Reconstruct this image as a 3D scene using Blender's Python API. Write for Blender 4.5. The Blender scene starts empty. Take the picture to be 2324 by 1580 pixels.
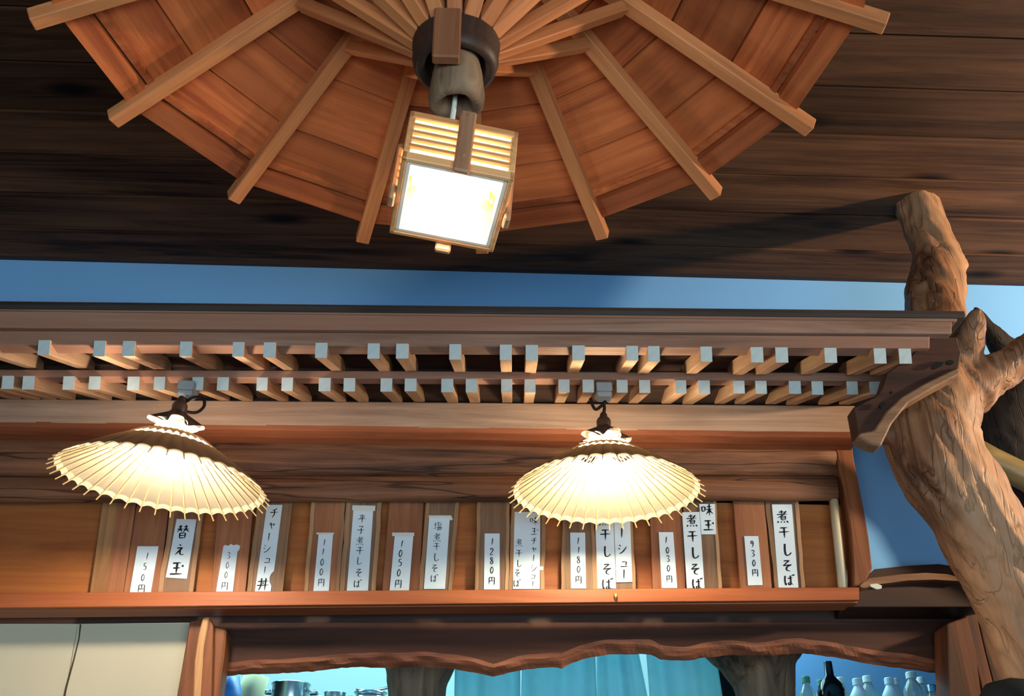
import bpy, bmesh, math, random
import numpy as np
from mathutils import Vector, Matrix, noise
random.seed(7)
SC = bpy.context.scene
COL = SC.collection
R = math.radians
EYE = Vector((0, 0, 1.25))

# ------------------------------------------------------------------ camera
F = 2500.0
PITCH, YAW, ROLL = R(28.5), R(2.0), R(0.4)
_f = Vector((math.sin(YAW)*math.cos(PITCH), math.cos(YAW)*math.cos(PITCH), math.sin(PITCH)))
_r0 = Vector((math.cos(YAW), -math.sin(YAW), 0)); _u0 = _r0.cross(_f)
RT = _r0*math.cos(ROLL) + _u0*math.sin(ROLL)
UP = -_r0*math.sin(ROLL) + _u0*math.cos(ROLL)
cam_d = bpy.data.cameras.new('camera'); cam = bpy.data.objects.new('camera', cam_d); COL.objects.link(cam)
cam_d.sensor_width = 36; cam_d.sensor_fit = 'HORIZONTAL'; cam_d.lens = F/2324*36
cam_d.clip_start = 0.05
cam.matrix_world = Matrix.Translation(EYE) @ Matrix((RT, UP, -_f)).transposed().to_4x4()
SC.camera = cam

# ------------------------------------------------------------------ world, lights, exposure
def lin(h):
    return tuple((c/12.92 if c <= .04045 else ((c+.055)/1.055)**2.4) for c in (int(h[i:i+2], 16)/255 for i in (0, 2, 4)))
W = bpy.data.worlds.new('room_air'); SC.world = W; W.use_nodes = True
W.node_tree.nodes['Background'].inputs[0].default_value = (.55, .75, 1, 1)
W.node_tree.nodes['Background'].inputs[1].default_value = 0.018
SC.view_settings.view_transform = 'Standard'; SC.view_settings.look = 'None'
SC.view_settings.exposure = 0.0; SC.view_settings.gamma = 1.0; SC.view_settings.use_curve_mapping = False

def area(name, loc, target, size, power, color):
    d = bpy.data.lights.new(name, 'AREA'); d.shape = 'RECTANGLE'; d.size, d.size_y = size; d.energy = power; d.color = color
    o = bpy.data.objects.new(name, d); COL.objects.link(o); o.location = loc
    o.rotation_euler = (Vector(target)-Vector(loc)).to_track_quat('-Z', 'Y').to_euler(); return o
def point(name, loc, power, color, rad=.05):
    d = bpy.data.lights.new(name, 'POINT'); d.energy = power; d.color = color; d.shadow_soft_size = rad
    o = bpy.data.objects.new(name, d); COL.objects.link(o); o.location = loc; return o
# daylight from the big shop window behind the seat
area('window_daylight', (.5, -1.6, .9), (0.2, 3.2, 2.4), (4.0, 1.2), 128, (.66, .87, 1.0))
# another paper lamp of the room, right of the frame: throws the branch shadow on the ceiling
point('side_room_lamp', (3.0, 2.0, 2.58), 270, (1.0, .76, .50), .06)
# warm fill added above the seat to brighten the umbrella boards
point('warm_fill', (.1, .0, 1.95), 6.0, (1.0, .72, .45), .12)
area('curtain_fill', (-.2, 4.55, 2.8), (-.1, 3.85, 1.9), (3.4, .2), 30, (.50, .93, 1.0))  # added fill, lights the teal curtains from the kitchen side
# kitchen fluorescent tubes
area('kitchen_tube_light', (-.2, 4.3, 2.75), (-.2, 5.0, 2.0), (3.4, .25), 42, (.50, .93, 1.0))
BULB = 330.0

# ------------------------------------------------------------------ unprojection of photo points into the room
def ray(px, py): return _f + RT*((px-1162)/F) + UP*((790-py)/F)
def P(px, py, Y):
    d = ray(px, py); return EYE + d*(Y/d.y)
def PZ(px, py, z):
    d = ray(px, py); return EYE + d*(z/d.z)

# ------------------------------------------------------------------ materials
def nd(nt, t, **kw):
    n = nt.nodes.new(t)
    for k, v in kw.items(): setattr(n, k, v)
    return n
def base_mat(name):
    m = bpy.data.materials.new(name); m.use_nodes = True; nt = m.node_tree
    return m, nt, nt.nodes['Principled BSDF']
def wood(name, dark, light, axis='X', grain=14, rough=.6, bump=.25, var=.28, knots=.0, spec=.3, tone=None, cracks=0, swirl=1.1):
    m, nt, b = base_mat(name); L = nt.links.new
    tc = nd(nt, 'ShaderNodeTexCoord'); oi = nd(nt, 'ShaderNodeObjectInfo')
    off = nd(nt, 'ShaderNodeVectorMath', operation='SCALE'); off.inputs[0].default_value = (37.1, 17.3, 23.7); L(oi.outputs['Random'], off.inputs['Scale'])
    add = nd(nt, 'ShaderNodeVectorMath', operation='ADD'); L(tc.outputs['Object'], add.inputs[0]); L(off.outputs[0], add.inputs[1])
    k = 'XYZ'.index(axis)
    mp = nd(nt, 'ShaderNodeMapping'); s = [grain*1.0]*3; s[k] = grain*.055; mp.inputs['Scale'].default_value = s; L(add.outputs[0], mp.inputs[0])
    n1 = nd(nt, 'ShaderNodeTexNoise'); n1.inputs['Scale'].default_value = 2.2; n1.inputs['Detail'].default_value = 7; n1.inputs['Roughness'].default_value = .68; n1.inputs['Distortion'].default_value = swirl
    L(mp.outputs[0], n1.inputs['Vector'])
    mp3 = nd(nt, 'ShaderNodeMapping'); s = [3.4]*3; s[k] = .9; mp3.inputs['Scale'].default_value = s; L(add.outputs[0], mp3.inputs[0])
    n2 = nd(nt, 'ShaderNodeTexNoise'); n2.inputs['Scale'].default_value = 1.3; n2.inputs['Detail'].default_value = 4; L(mp3.outputs[0], n2.inputs['Vector'])
    wv = nd(nt, 'ShaderNodeMath', operation='MULTIPLY_ADD'); L(n2.outputs[0], wv.inputs[0]); wv.inputs[1].default_value = .8; wv.inputs[2].default_value = -.4
    ad = nd(nt, 'ShaderNodeMath', operation='ADD'); L(n1.outputs[0], ad.inputs[0]); L(wv.outputs[0], ad.inputs[1])
    cr = nd(nt, 'ShaderNodeValToRGB'); L(ad.outputs[0], cr.inputs[0])
    cr.color_ramp.elements[0].position = .28; cr.color_ramp.elements[0].color = (*lin(dark), 1)
    cr.color_ramp.elements[1].position = .72; cr.color_ramp.elements[1].color = (*lin(light), 1)
    col = cr.outputs[0]
    if knots:
        mk = nd(nt, 'ShaderNodeMapping'); s = [5.5]*3; s[k] = 2.2; mk.inputs['Scale'].default_value = s; L(add.outputs[0], mk.inputs[0])
        vo = nd(nt, 'ShaderNodeTexVoronoi'); vo.inputs['Scale'].default_value = 1.0; L(mk.outputs[0], vo.inputs['Vector'])
        kr = nd(nt, 'ShaderNodeValToRGB'); L(vo.outputs['Distance'], kr.inputs[0])
        kr.color_ramp.elements[0].position = .05*knots; kr.color_ramp.elements[0].color = (1, 1, 1, 1)
        kr.color_ramp.elements[1].position = .15*knots; kr.color_ramp.elements[1].color = (0, 0, 0, 1)
        mx = nd(nt, 'ShaderNodeMix', data_type='RGBA'); L(kr.outputs[0], mx.inputs[0]); L(col, mx.inputs[6]); mx.inputs[7].default_value = (*[c*.30 for c in lin(dark)], 1)
        col = mx.outputs[2]
    hgt = ad.outputs[0]
    if cracks:
        mc = nd(nt, 'ShaderNodeMapping'); sc_ = [9.0]*3; sc_[k] = .55; mc.inputs['Scale'].default_value = sc_; L(add.outputs[0], mc.inputs[0])
        nc = nd(nt, 'ShaderNodeTexNoise'); nc.inputs['Scale'].default_value = 1.5; nc.inputs['Detail'].default_value = 3; nc.inputs['Distortion'].default_value = swirl*.12; L(mc.outputs[0], nc.inputs['Vector'])
        c1 = nd(nt, 'ShaderNodeMath', operation='SUBTRACT'); L(nc.outputs[0], c1.inputs[0]); c1.inputs[1].default_value = .5
        c2 = nd(nt, 'ShaderNodeMath', operation='ABSOLUTE'); L(c1.outputs[0], c2.inputs[0])
        c3 = nd(nt, 'ShaderNodeMapRange'); L(c2.outputs[0], c3.inputs[0]); c3.inputs[1].default_value = .002; c3.inputs[2].default_value = .012; c3.inputs[3].default_value = cracks; c3.inputs[4].default_value = 0
        mm = nd(nt, 'ShaderNodeMix', data_type='RGBA'); L(c3.outputs[0], mm.inputs[0]); L(col, mm.inputs[6]); mm.inputs[7].default_value = (*[c*.25 for c in lin(dark)], 1); col = mm.outputs[2]
        hh = nd(nt, 'ShaderNodeMath', operation='SUBTRACT'); L(hgt, hh.inputs[0]); L(c3.outputs[0], hh.inputs[1]); hgt = hh.outputs[0]
    if tone:
        mt = nd(nt, 'ShaderNodeMix', data_type='RGBA'); mrt = nd(nt, 'ShaderNodeMapRange'); L(n2.outputs[0], mrt.inputs[0]); mrt.inputs[1].default_value = .42; mrt.inputs[2].default_value = .68
        L(mrt.outputs[0], mt.inputs[0]); L(col, mt.inputs[6]); mt.inputs[7].default_value = (*lin(tone), 1); col = mt.outputs[2]
    hv = nd(nt, 'ShaderNodeHueSaturation'); L(col, hv.inputs['Color'])
    mr = nd(nt, 'ShaderNodeMapRange'); L(oi.outputs['Random'], mr.inputs[0]); mr.inputs[3].default_value = 1-var; mr.inputs[4].default_value = 1+var; L(mr.outputs[0], hv.inputs['Value'])
    L(hv.outputs[0], b.inputs['Base Color'])
    b.inputs['Roughness'].default_value = rough; b.inputs['Specular IOR Level'].default_value = spec
    bp = nd(nt, 'ShaderNodeBump'); bp.inputs['Strength'].default_value = bump; bp.inputs['Distance'].default_value = .004; L(hgt, bp.inputs['Height']); L(bp.outputs[0], b.inputs['Normal'])
    return m
def plain(name, hexc, rough=.6, spec=.3, metal=0, noise_amt=.12, scale=6, bump=0, trans=0, alpha=1):
    m, nt, b = base_mat(name); L = nt.links.new
    tc = nd(nt, 'ShaderNodeTexCoord'); n = nd(nt, 'ShaderNodeTexNoise'); n.inputs['Scale'].default_value = scale; n.inputs['Detail'].default_value = 5
    L(tc.outputs['Object'], n.inputs['Vector'])
    mr = nd(nt, 'ShaderNodeMapRange'); L(n.outputs[0], mr.inputs[0]); mr.inputs[3].default_value = 1-noise_amt; mr.inputs[4].default_value = 1+noise_amt
    hv = nd(nt, 'ShaderNodeHueSaturation'); hv.inputs['Color'].default_value = (*lin(hexc), 1); L(mr.outputs[0], hv.inputs['Value']); L(hv.outputs[0], b.inputs['Base Color'])
    b.inputs['Roughness'].default_value = rough; b.inputs['Specular IOR Level'].default_value = spec; b.inputs['Metallic'].default_value = metal
    b.inputs['Transmission Weight'].default_value = trans
    if bump:
        bp = nd(nt, 'ShaderNodeBump'); bp.inputs['Strength'].default_value = bump; bp.inputs['Distance'].default_value = .003; L(n.outputs[0], bp.inputs['Height']); L(bp.outputs[0], b.inputs['Normal'])
    return m
def paper(name, hexc, t=.35, hext=None):
    m, nt, b = base_mat(name); L = nt.links.new
    nt.nodes.remove(b); out = nt.nodes['Material Output']
    tc = nd(nt, 'ShaderNodeTexCoord'); n = nd(nt, 'ShaderNodeTexNoise'); n.inputs['Scale'].default_value = 22; n.inputs['Detail'].default_value = 5; L(tc.outputs['Object'], n.inputs['Vector'])
    hv = nd(nt, 'ShaderNodeHueSaturation'); hv.inputs['Color'].default_value = (*lin(hexc), 1)
    mr = nd(nt, 'ShaderNodeMapRange'); L(n.outputs[0], mr.inputs[0]); mr.inputs[3].default_value = .82; mr.inputs[4].default_value = 1.12; L(mr.outputs[0], hv.inputs['Value'])
    d = nd(nt, 'ShaderNodeBsdfDiffuse'); L(hv.outputs[0], d.inputs[0])
    tr = nd(nt, 'ShaderNodeBsdfTranslucent'); tr.inputs[0].default_value = (*lin(hext or hexc), 1)
    mx = nd(nt, 'ShaderNodeMixShader'); mx.inputs[0].default_value = t; L(d.outputs[0], mx.inputs[1]); L(tr.outputs[0], mx.inputs[2]); L(mx.outputs[0], out.inputs[0])
    return m
def emit(name, col, s):
    m, nt, b = base_mat(name); b.inputs['Base Color'].default_value = (1, 1, 1, 1)
    b.inputs['Emission Color'].default_value = (*col, 1); b.inputs['Emission Strength'].default_value = s; return m

M = {}
M['ceiling'] = wood('stained_ceiling_wood', '22120b', '64442f', 'X', 8, .75, .25, .36, 1.5, spec=.15)
M['panel'] = wood('cedar_panel', '80381a', 'c66c3a', 'X', 9, .65, .15, .32, .35)
M['rib'] = wood('umbrella_rib_wood', 'a25c32', 'd08652', 'X', 12, .6, .15, .12)
M['eave'] = wood('weathered_eave_wood', '765645', 'ac8b79', 'X', 12, .7, .3, .1, 0, tone='94654f')
M['eave_shaded'] = wood('shaded_eave_wood', '2c1f1a', '4c372e', 'X', 12, .8, .3, .1)  # shadow inside the eave put into the wood colour
M['rafter'] = wood('rafter_wood', '9a7458', 'd2aa88', 'X', 10, .65, .2, .1)
M['endpaint'] = plain('white_painted_end_grain', 'bccaca', .7, .2, noise_amt=.1, scale=60, bump=.2)
M['beam'] = wood('pale_beam_wood', '80604e', 'b89880', 'X', 9, .65, .3, .08, .45)
M['beam_lamplit'] = wood('lamplit_beam_wood', '6a3a26', 'a8603e', 'X', 9, .5, .2, .08)  # red of the lamplight from below put into the wood
M['log'] = wood('old_log_wood', '2c170f', '8c5e42', 'X', 11, .65, .6, .12, .5, cracks=.7)
M['shelf'] = wood('cedar_shelf_wood', '8a4828', 'b06840', 'X', 8, .5, .12, .08)
M['niche'] = wood('niche_back_cedar', '84441f', 'b06a34', 'X', 7, .6, .15, .08)
M['lintel'] = wood('dark_lintel_wood', '2a1a14', '442c24', 'X', 9, .6, .25, .1, .3)
M['slab'] = wood('reddish_slab_wood', '26160f', '4e2e22', 'X', 7, .75, .2, .1, .5)
M['slab_edge_lit'] = wood('lit_slab_edge_wood', '5a3222', 'ae6c4c', 'X', 10, .65, .7, .1, .3)  # lamplight on the plank's natural edge put in as a lighter colour
M['post'] = wood('post_wood', '5c3320', '9a603c', 'Z', 9, .55, .25, .12, .4)
M['post_edge_lit'] = wood('lit_post_edge_wood', 'a07048', 'd8a878', 'Z', 9, .55, .2, .08)  # highlight along the post edge put in as paler wood
M['plaque_red'] = wood('plaque_cedar', '7a4a32', 'a8704c', 'Z', 12, .6, .15, .16, .2)
M['plaque_grey'] = wood('plaque_grey_cedar', '5e4636', '8a6c54', 'Z', 12, .6, .2, .12, .2)
M['plaque_tan'] = wood('plaque_tan_cedar', '94663e', 'c49464', 'Z', 12, .6, .15, .1)
M['bark'] = wood('plaque_pale_edge', '7e5e44', 'b68e6a', 'Z', 12, .7, .3, .1)
M['stick'] = wood('pale_peeled_wood', 'b8a684', 'd8ccb0', 'Z', 8, .6, .1, .05)
M['trunk'] = wood('driftwood_trunk', '5a3622', 'b8845e', 'Z', 6.0, .5, 1.0, .05, .5, tone='b48a68', cracks=.45, swirl=3.0)
M['trunk_dark'] = wood('dark_trunk_bark', '14100e', '43362c', 'Z', 7, .8, 1, .05, cracks=.6, swirl=2)
M['pole_grey'] = wood('weathered_pole_wood', '3e2f24', '94785c', 'Z', 9, .75, .7, .05, .6)
M['hubwood'] = wood('dark_hub_wood', '1c1310', '4a342a', 'Z', 8, .5, .4, .05)
M['hubplank'] = wood('hub_plank_wood', '6a4028', '9a6444', 'Z', 10, .6, .2, .05)
M['bamboo'] = wood('olive_round_pole', '6e5c3a', '9c8858', 'X', 6, .4, .1, .05)
M['lantern_wood'] = wood('lantern_cedar', 'be7c46', 'eab078', 'X', 12, .5, .1, .06)
M['lantern_strap'] = wood('lantern_strap_wood', '8c6248', 'b88c68', 'Z', 12, .5, .1, .06)
M['blue'] = plain('blue_plaster', '7cb6ee', .85, .1, noise_amt=.1, scale=1.6, bump=.1)
M['pale_wall'] = plain('pale_plaster', 'd6d0b4', .85, .1, noise_amt=.05, scale=3, bump=.1)
M['menu_paper'] = plain('menu_paper', 'd2e2ec', .8, .1, noise_amt=.02)
M['tape'] = plain('clear_sticky_tape', 'cfd4d0', .25, .5, noise_amt=.1, scale=40)
M['ink'] = plain('brush_ink', '15171c', .6, .2, noise_amt=.1, scale=30)
M['pen'] = plain('thin_pen_ink', '2a2c30', .6, .2, noise_amt=.1, scale=30)
M['screen_cloth'] = plain('cream_screen_cloth', 'c9c3ac', .9, .05, noise_amt=.05, scale=3, bump=.15)
M['seam'] = plain('dark_seam', '4c4436', .9, .05)
M['shade_in'] = paper('shade_paper_white', 'b4a892', .5)
M['shade_hem'] = paper('shade_hem_paper', 'f4ead0', .55)
M['shade_out'] = paper('shade_outer_brown_paper', '5c4a40', .18, 'a08468')
M['bamboo_rib'] = plain('split_bamboo', 'c9a877', .5, .3, noise_amt=.15)
M['cap'] = plain('brown_lamp_socket', '3a2a24', .45, .4)
M['cord'] = plain('brown_cloth_cord', '241813', .8, .2)
M['rosette'] = plain('grey_plastic_rosette', '8f979a', .5, .4)
M['plug'] = plain('white_plastic_plug', 'cfd0c4', .5, .4)
M['white_inner'] = plain('white_lantern_lining', 'f4ead4', .8, .1, noise_amt=.03)
M['lining'] = paper('lantern_lining_paper', 'fbf2e0', .85)
M['bulb'] = emit('lamp_bulb_glass', (1, .83, .63), BULB)
M['bulb_r'] = emit('lamp_bulb_glass_yellow', (1, .84, .56), BULB*1.1)
M['globe'] = emit('lantern_globe_glass', (1, .86, .64), 80)
M['noren'] = paper('teal_curtain_cloth', 'a4d8de', .5)
M['kitchen_wall'] = plain('kitchen_wall_paint', 'b4cdd0', .6, .3, noise_amt=.03)
M['kitchen_blue'] = plain('kitchen_blue_wall_paint', '5f86b0', .8, .1, noise_amt=.1, scale=2)
M['kitchen_dark'] = plain('kitchen_dark_recess', '1c1e20', .8, .1)
M['steel'] = plain('brushed_steel', 'a8b4b8', .25, .5, metal=1, noise_amt=.05)
M['pet'] = plain('clear_bottle_plastic', 'cfdfe0', .15, .5, noise_amt=.02, trans=.75)
M['milky'] = plain('milky_white_plastic', 'd8ecf4', .4, .4, noise_amt=.03)
M['capw'] = plain('white_bottle_cap', 'd4e4e0', .5, .3, noise_amt=.03)
M['capg'] = plain('green_bottle_cap', '5f9a80', .5, .3)
M['dark_glass'] = plain('dark_bottle_glass', '0d0f10', .15, .5)
M['bag'] = plain('blue_plastic_bag', '3f7cc0', .35, .5, noise_amt=.5, scale=25, bump=.5)
M['sack'] = plain('cream_paper_sack', 'c4c09a', .8, .1, bump=.3)
M['nail'] = plain('brass_nail', 'b89058', .35, .5, metal=.8)
M['live'] = wood('live_edge_wood', '6a4834', '9c7658', 'X', 10, .6, .4, .05)
M['door_dark'] = wood('dark_reddish_door_wood', '3c2216', '74442c', 'Z', 9, .55, .25, .1)
M['roof'] = wood('roof_edge_wood', '2a2624', '4e4844', 'X', 10, .5, .2, .05)
M['trim'] = wood('ceiling_trim_wood', '2a1c16', '4a3226', 'X', 9, .7, .2, .05)

# ------------------------------------------------------------------ mesh building
class MB:
    def __init__(s): s.v = []; s.f = []
    def add(s, vs, fs):
        n = len(s.v); s.v += [Vector(v) for v in vs]; s.f += [tuple(i+n for i in f) for f in fs]; return s
    def box(s, a, b, Mx=None):
        x0, y0, z0 = a; x1, y1, z1 = b
        vs = [Vector(c) for c in ((x0,y0,z0),(x1,y0,z0),(x1,y1,z0),(x0,y1,z0),(x0,y0,z1),(x1,y0,z1),(x1,y1,z1),(x0,y1,z1))]
        if Mx: vs = [Mx @ v for v in vs]
        return s.add(vs, [(0,3,2,1),(4,5,6,7),(0,1,5,4),(1,2,6,5),(2,3,7,6),(3,0,4,7)])
    def prism(s, pts, vec):
        n = len(pts); vec = Vector(vec); a = [Vector(p) for p in pts]; b = [p+vec for p in a]
        return s.add(a+b, [tuple(range(n)), tuple(range(2*n-1, n-1, -1))] + [(i, i+n, (i+1) % n+n, (i+1) % n) for i in range(n)])
    def tube(s, path, rad, n=8, cap=True, jit=0, seed=0):
        path = [Vector(p) for p in path]; rad = rad if isinstance(rad, (list, tuple)) else [rad]*len(path)
        t0 = (path[1]-path[0]).normalized(); a = t0.orthogonal().normalized(); vs = []
        for i, p in enumerate(path):
            t = (path[min(i+1, len(path)-1)]-path[max(i-1, 0)]).normalized(); a = (a-t*a.dot(t)).normalized(); b = t.cross(a)
            for k in range(n):
                g = 2*math.pi*k/n; r = rad[i]*(1+jit*noise.noise(Vector((math.cos(g)*1.3+seed, math.sin(g)*1.3, i*.35))))
                vs.append(p+(a*math.cos(g)+b*math.sin(g))*r)
        m = len(path); fs = [(i*n+k, i*n+(k+1) % n, (i+1)*n+(k+1) % n, (i+1)*n+k) for i in range(m-1) for k in range(n)]
        if cap: fs += [tuple(range(n-1, -1, -1)), tuple((m-1)*n+k for k in range(n))]
        return s.add(vs, fs)
    def lathe(s, prof, c=(0, 0, 0), n=24, Mx=None):
        c = Vector(c); vs = []
        for r, z in prof:
            for k in range(n):
                g = 2*math.pi*k/n; v = Vector((r*math.cos(g), r*math.sin(g), z)); vs.append((Mx @ v if Mx else v)+c)
        m = len(prof); fs = [(i*n+k, i*n+(k+1) % n, (i+1)*n+(k+1) % n, (i+1)*n+k) for i in range(m-1) for k in range(n)]
        if prof[0][0] > 1e-6: fs.append(tuple(range(n-1, -1, -1)))
        if prof[-1][0] > 1e-6: fs.append(tuple((m-1)*n+k for k in range(n)))
        return s.add(vs, fs)
    def build(s, name, mat, parent=None, smooth=False, bevel=0, frame=None, segs=1):
        """vertices are world coordinates; frame (Matrix) gives the object's own axes, else its origin is the base centre"""
        me = bpy.data.meshes.new(name)
        if frame is None:
            xs = [v.x for v in s.v]; ys = [v.y for v in s.v]; zs = [v.z for v in s.v]
            frame = Matrix.Translation(((min(xs)+max(xs))/2, (min(ys)+max(ys))/2, min(zs)))
        inv = frame.inverted()
        me.from_pydata([inv @ v for v in s.v], [], s.f); me.update()
        bm = bmesh.new(); bm.from_mesh(me); bmesh.ops.recalc_face_normals(bm, faces=bm.faces)
        if bevel: bmesh.ops.bevel(bm, geom=list(bm.edges), offset=bevel, segments=segs, affect='EDGES', profile=.6, clamp_overlap=True)
        bm.to_mesh(me); bm.free()
        if smooth:
            for p in me.polygons: p.use_smooth = True
        me.materials.append(M[mat]); o = bpy.data.objects.new(name, me); COL.objects.link(o)
        if parent is not None:
            o.parent = parent; o.matrix_basis = wmat(parent).inverted() @ frame
        else: o.matrix_basis = frame
        return o
def wmat(o):
    m = o.matrix_basis.copy(); p = o.parent
    while p is not None: m = p.matrix_basis @ m; p = p.parent
    return m
def thing(name, label, cat, loc=(0, 0, 0), group=None):
    o = bpy.data.objects.new(name, None); COL.objects.link(o); o.location = loc; o.empty_display_size = .05
    o['label'] = label; o['category'] = cat
    if group: o['group'] = group
    o.matrix_basis = Matrix.Translation(Vector(loc)); return o
def tag(o, label, cat, group=None):
    o['label'] = label; o['category'] = cat
    if group: o['group'] = group
    return o
def struct(o): o['kind'] = 'structure'; return o
def lab(o, t): o['label'] = t; return o
def slab(name, px, Y, th, mat, parent=None, bevel=.0015, smooth=False):
    """flat board facing the room: outline given on the plane at depth Y, th = thickness going back"""
    return MB().prism([P(x, y, Y) for x, y in px], (0, th, 0)).build(name, mat, parent, bevel=bevel, smooth=smooth)
def mid(*ps):
    v = Vector((0, 0, 0))
    for p in ps: v += p
    return v/len(ps)
def struct_empty(name, loc):
    o = bpy.data.objects.new(name, None); COL.objects.link(o); o.matrix_basis = Matrix.Translation(Vector(loc)); o['kind'] = 'structure'; return o
def lerp(a, b, t): return a+(b-a)*t
def yl(l, r, x, x0=0, x1=2324): return l+(r-l)*(x-x0)/(x1-x0)

# ================================================================== SETTING
ZC = EYE.z+2.045                      # ceiling underside
ceil = struct_empty('ceiling', (0, 1, ZC))
wpl = .196; k = 0; y = 3.22
while y > -1.2:
    w = wpl
    MB().box((-4.2, y-w+.007, ZC+random.uniform(-.0015, .0015)), (4.4, y-.0, ZC+.02)).build('plank', 'ceiling', ceil, bevel=.003)
    y -= w
MB().box((-4.2, -1.3, ZC+.021), (4.4, 3.4, ZC+.04)).build('backing_board', 'trim', ceil)
# wall: one piece of blue plaster with the kitchen opening and shelf recess below it
Z_LO = P(1162, 1385, 3.20).z
struct(MB().box((-4.2, 3.22, Z_LO), (4.4, 3.30, ZC)).build('wall_back', 'blue'))
tL, tR = P(0, 570, 3.2), P(2324, 622, 3.2)
def tz(x): return tL.z+(tR.z-tL.z)*(x-tL.x)/(tR.x-tL.x)
struct(MB().prism([(-4.2, 3.19, tz(-4.2)), (4.4, 3.19, tz(4.4)), (4.4, 3.19, ZC-.001), (-4.2, 3.19, ZC-.001)], (0, .029, 0)).build('trim_1', 'trim', bevel=.003))
# pale wall right of the kitchen opening
struct(slab('wall_right', [(2225, 1380), (2700, 1380), (2700, 2000), (2300, 2000)], 3.21, .06, 'pale_wall'))

struct(MB().box((-4.2, -1.6, -.05), (4.4, 5.4, 0)).build('floor', 'lintel'))
# ================================================================== EAVE over the counter
def Yx(x0, y0, x1, y1):
    return lambda x: y0+(y1-y0)*(x-x0)/(x1-x0)
eave = thing('counter_eave', 'wooden lattice eave with two rows of white-ended rafters below blue wall', 'eave', P(1162, 800, 2.6))
def band(name, L, Rr, y0L, y1L, y0R, y1R, Y, th, mat, parent=eave, bevel=.002, tilt=0):
    a, b, c, d = P(L, y0L, Y), P(Rr, y0R, Y), P(Rr, y1R, Y), P(L, y1L, Y)
    return MB().prism([a, b, c, d], (0, th, 0)).build(name, mat, parent, bevel=bevel)
XL = -1500
def ex(l, r, x, x1=2190): return l+(r-l)*x/x1       # straight line through (0,l) and (x1,r)
# roof edge strip and the stepped fascia boards
lab(band('roof_edge', XL, 2192, ex(685, 712, XL), ex(699, 721, XL), 712, 721, 2.324, .10, 'roof'), 'thin dark roof edge strip')
band('thin_strip', XL, 2172, ex(699, 721, XL), ex(704, 729, XL), 721, 729, 2.330, .08, 'eave')
band('fascia_board', XL, 2160, ex(705, 729, XL), ex(743, 757, XL), 729, 757, 2.335, .045, 'eave')
band('fascia_board', XL, 2110, ex(750, 763, XL), ex(782, 790, XL), 763, 790, 2.345, .045, 'eave')
# roof sheet closing the eave from above
a = P(XL, ex(700, 722, XL), 2.34); b = P(2192, 722, 2.34)
MB().prism([a, b, Vector((b.x+.12, 3.2, a.z+.12)), Vector((a.x-.2, 3.2, a.z+.12))], (0, 0, .02)).build('roof_sheet', 'eave_shaded', eave)
# rafters
row1 = [-28, 100, 226, 292, 422, 541, 612, 729, 848, 913, 1033, 1148, 1207, 1313, 1435, 1484, 1603, 1718, 1774, 1885, 1997, 2054]
row2 = [-70, -22, 18, 65, 156, 215, 303, 362, 449, 506, 595, 652, 737, 793, 877, 932, 1015, 1070, 1150, 1203, 1280, 1335, 1412, 1463, 1545, 1598, 1677, 1727, 1804, 1855, 1934, 1986]
for st, row in ((((130, 62, 128), row1)), (((92, 60, 90, 62), row2))):
    k = 0
    while min(row) > -900: row.append(min(row)-st[k % len(st)]); k += 1
VPX = 1165
def rafter(cx, top, bot, Y0, ratio, Y1, slope, hw, tint='rafter'):
    h = bot-top; lean = (cx-1160)*.00003*h*2
    f = [P(cx-hw-lean*.5, top, Y0), P(cx+hw-lean*.5, top, Y0), P(cx+hw+lean, bot, Y0), P(cx-hw+lean, bot, Y0)]
    # rear end: same section, carried back along the rafter
    bx = VPX+(cx-VPX)/ratio
    q = P(bx, 0, Y1); dx = q.x-mid(*f).x
    # perspective-correct x of the rear end at its own height
    zb = mid(*f).z+(Y1-Y0)*slope
    for _ in range(4):
        d = (Vector((q.x, Y1, zb))-EYE); 
        px = 1162+F*d.dot(RT)/d.dot(_f); q.x += (bx-px)/F*d.dot(_f)
    dx = q.x-mid(*f).x
    v = Vector((dx, Y1-Y0, (Y1-Y0)*slope))
    L = v.normalized(); fr = Matrix((L, Vector((-L.y, L.x, 0)).normalized(), L.cross(Vector((-L.y, L.x, 0)).normalized()))).transposed().to_4x4(); fr.translation = mid(*f)
    o = MB().prism([p+L*.0012 for p in f], v).build('rafter', tint, eave, bevel=.0012, frame=fr)
    MB().prism(f, L*.0011).build('painted_end', 'endpaint', o, frame=fr)
    return o
sl = math.tan(R(21))
for x in row1:
    t = yl(772, 791, x, 85, 2040); rafter(x, t, t+34.5+random.uniform(-1.5, 1.5), 2.335, 1.108, 2.66, sl, 13.6+random.uniform(-.7, .7))
for x in row2:
    t = yl(853, 866, x, 0, 1985); rafter(x, t, t+30+random.uniform(-1, 1), 2.585, 1.095, 2.90, sl, 13.0+random.uniform(-.6, .6))
# middle board carrying row one, dark boards standing for the shaded gaps and lower bearer
band('middle_board', XL, 2015, ex(838, 846, XL), ex(854, 862, XL), 846, 864, 2.60, .035, 'eave')
band('gap_shade_board', XL, 2100, 775, 850, 795, 860, 2.68, .02, 'eave_shaded')
band('gap_shade_board', XL, 2050, 850, 925, 862, 935, 2.93, .02, 'eave_shaded')
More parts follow.
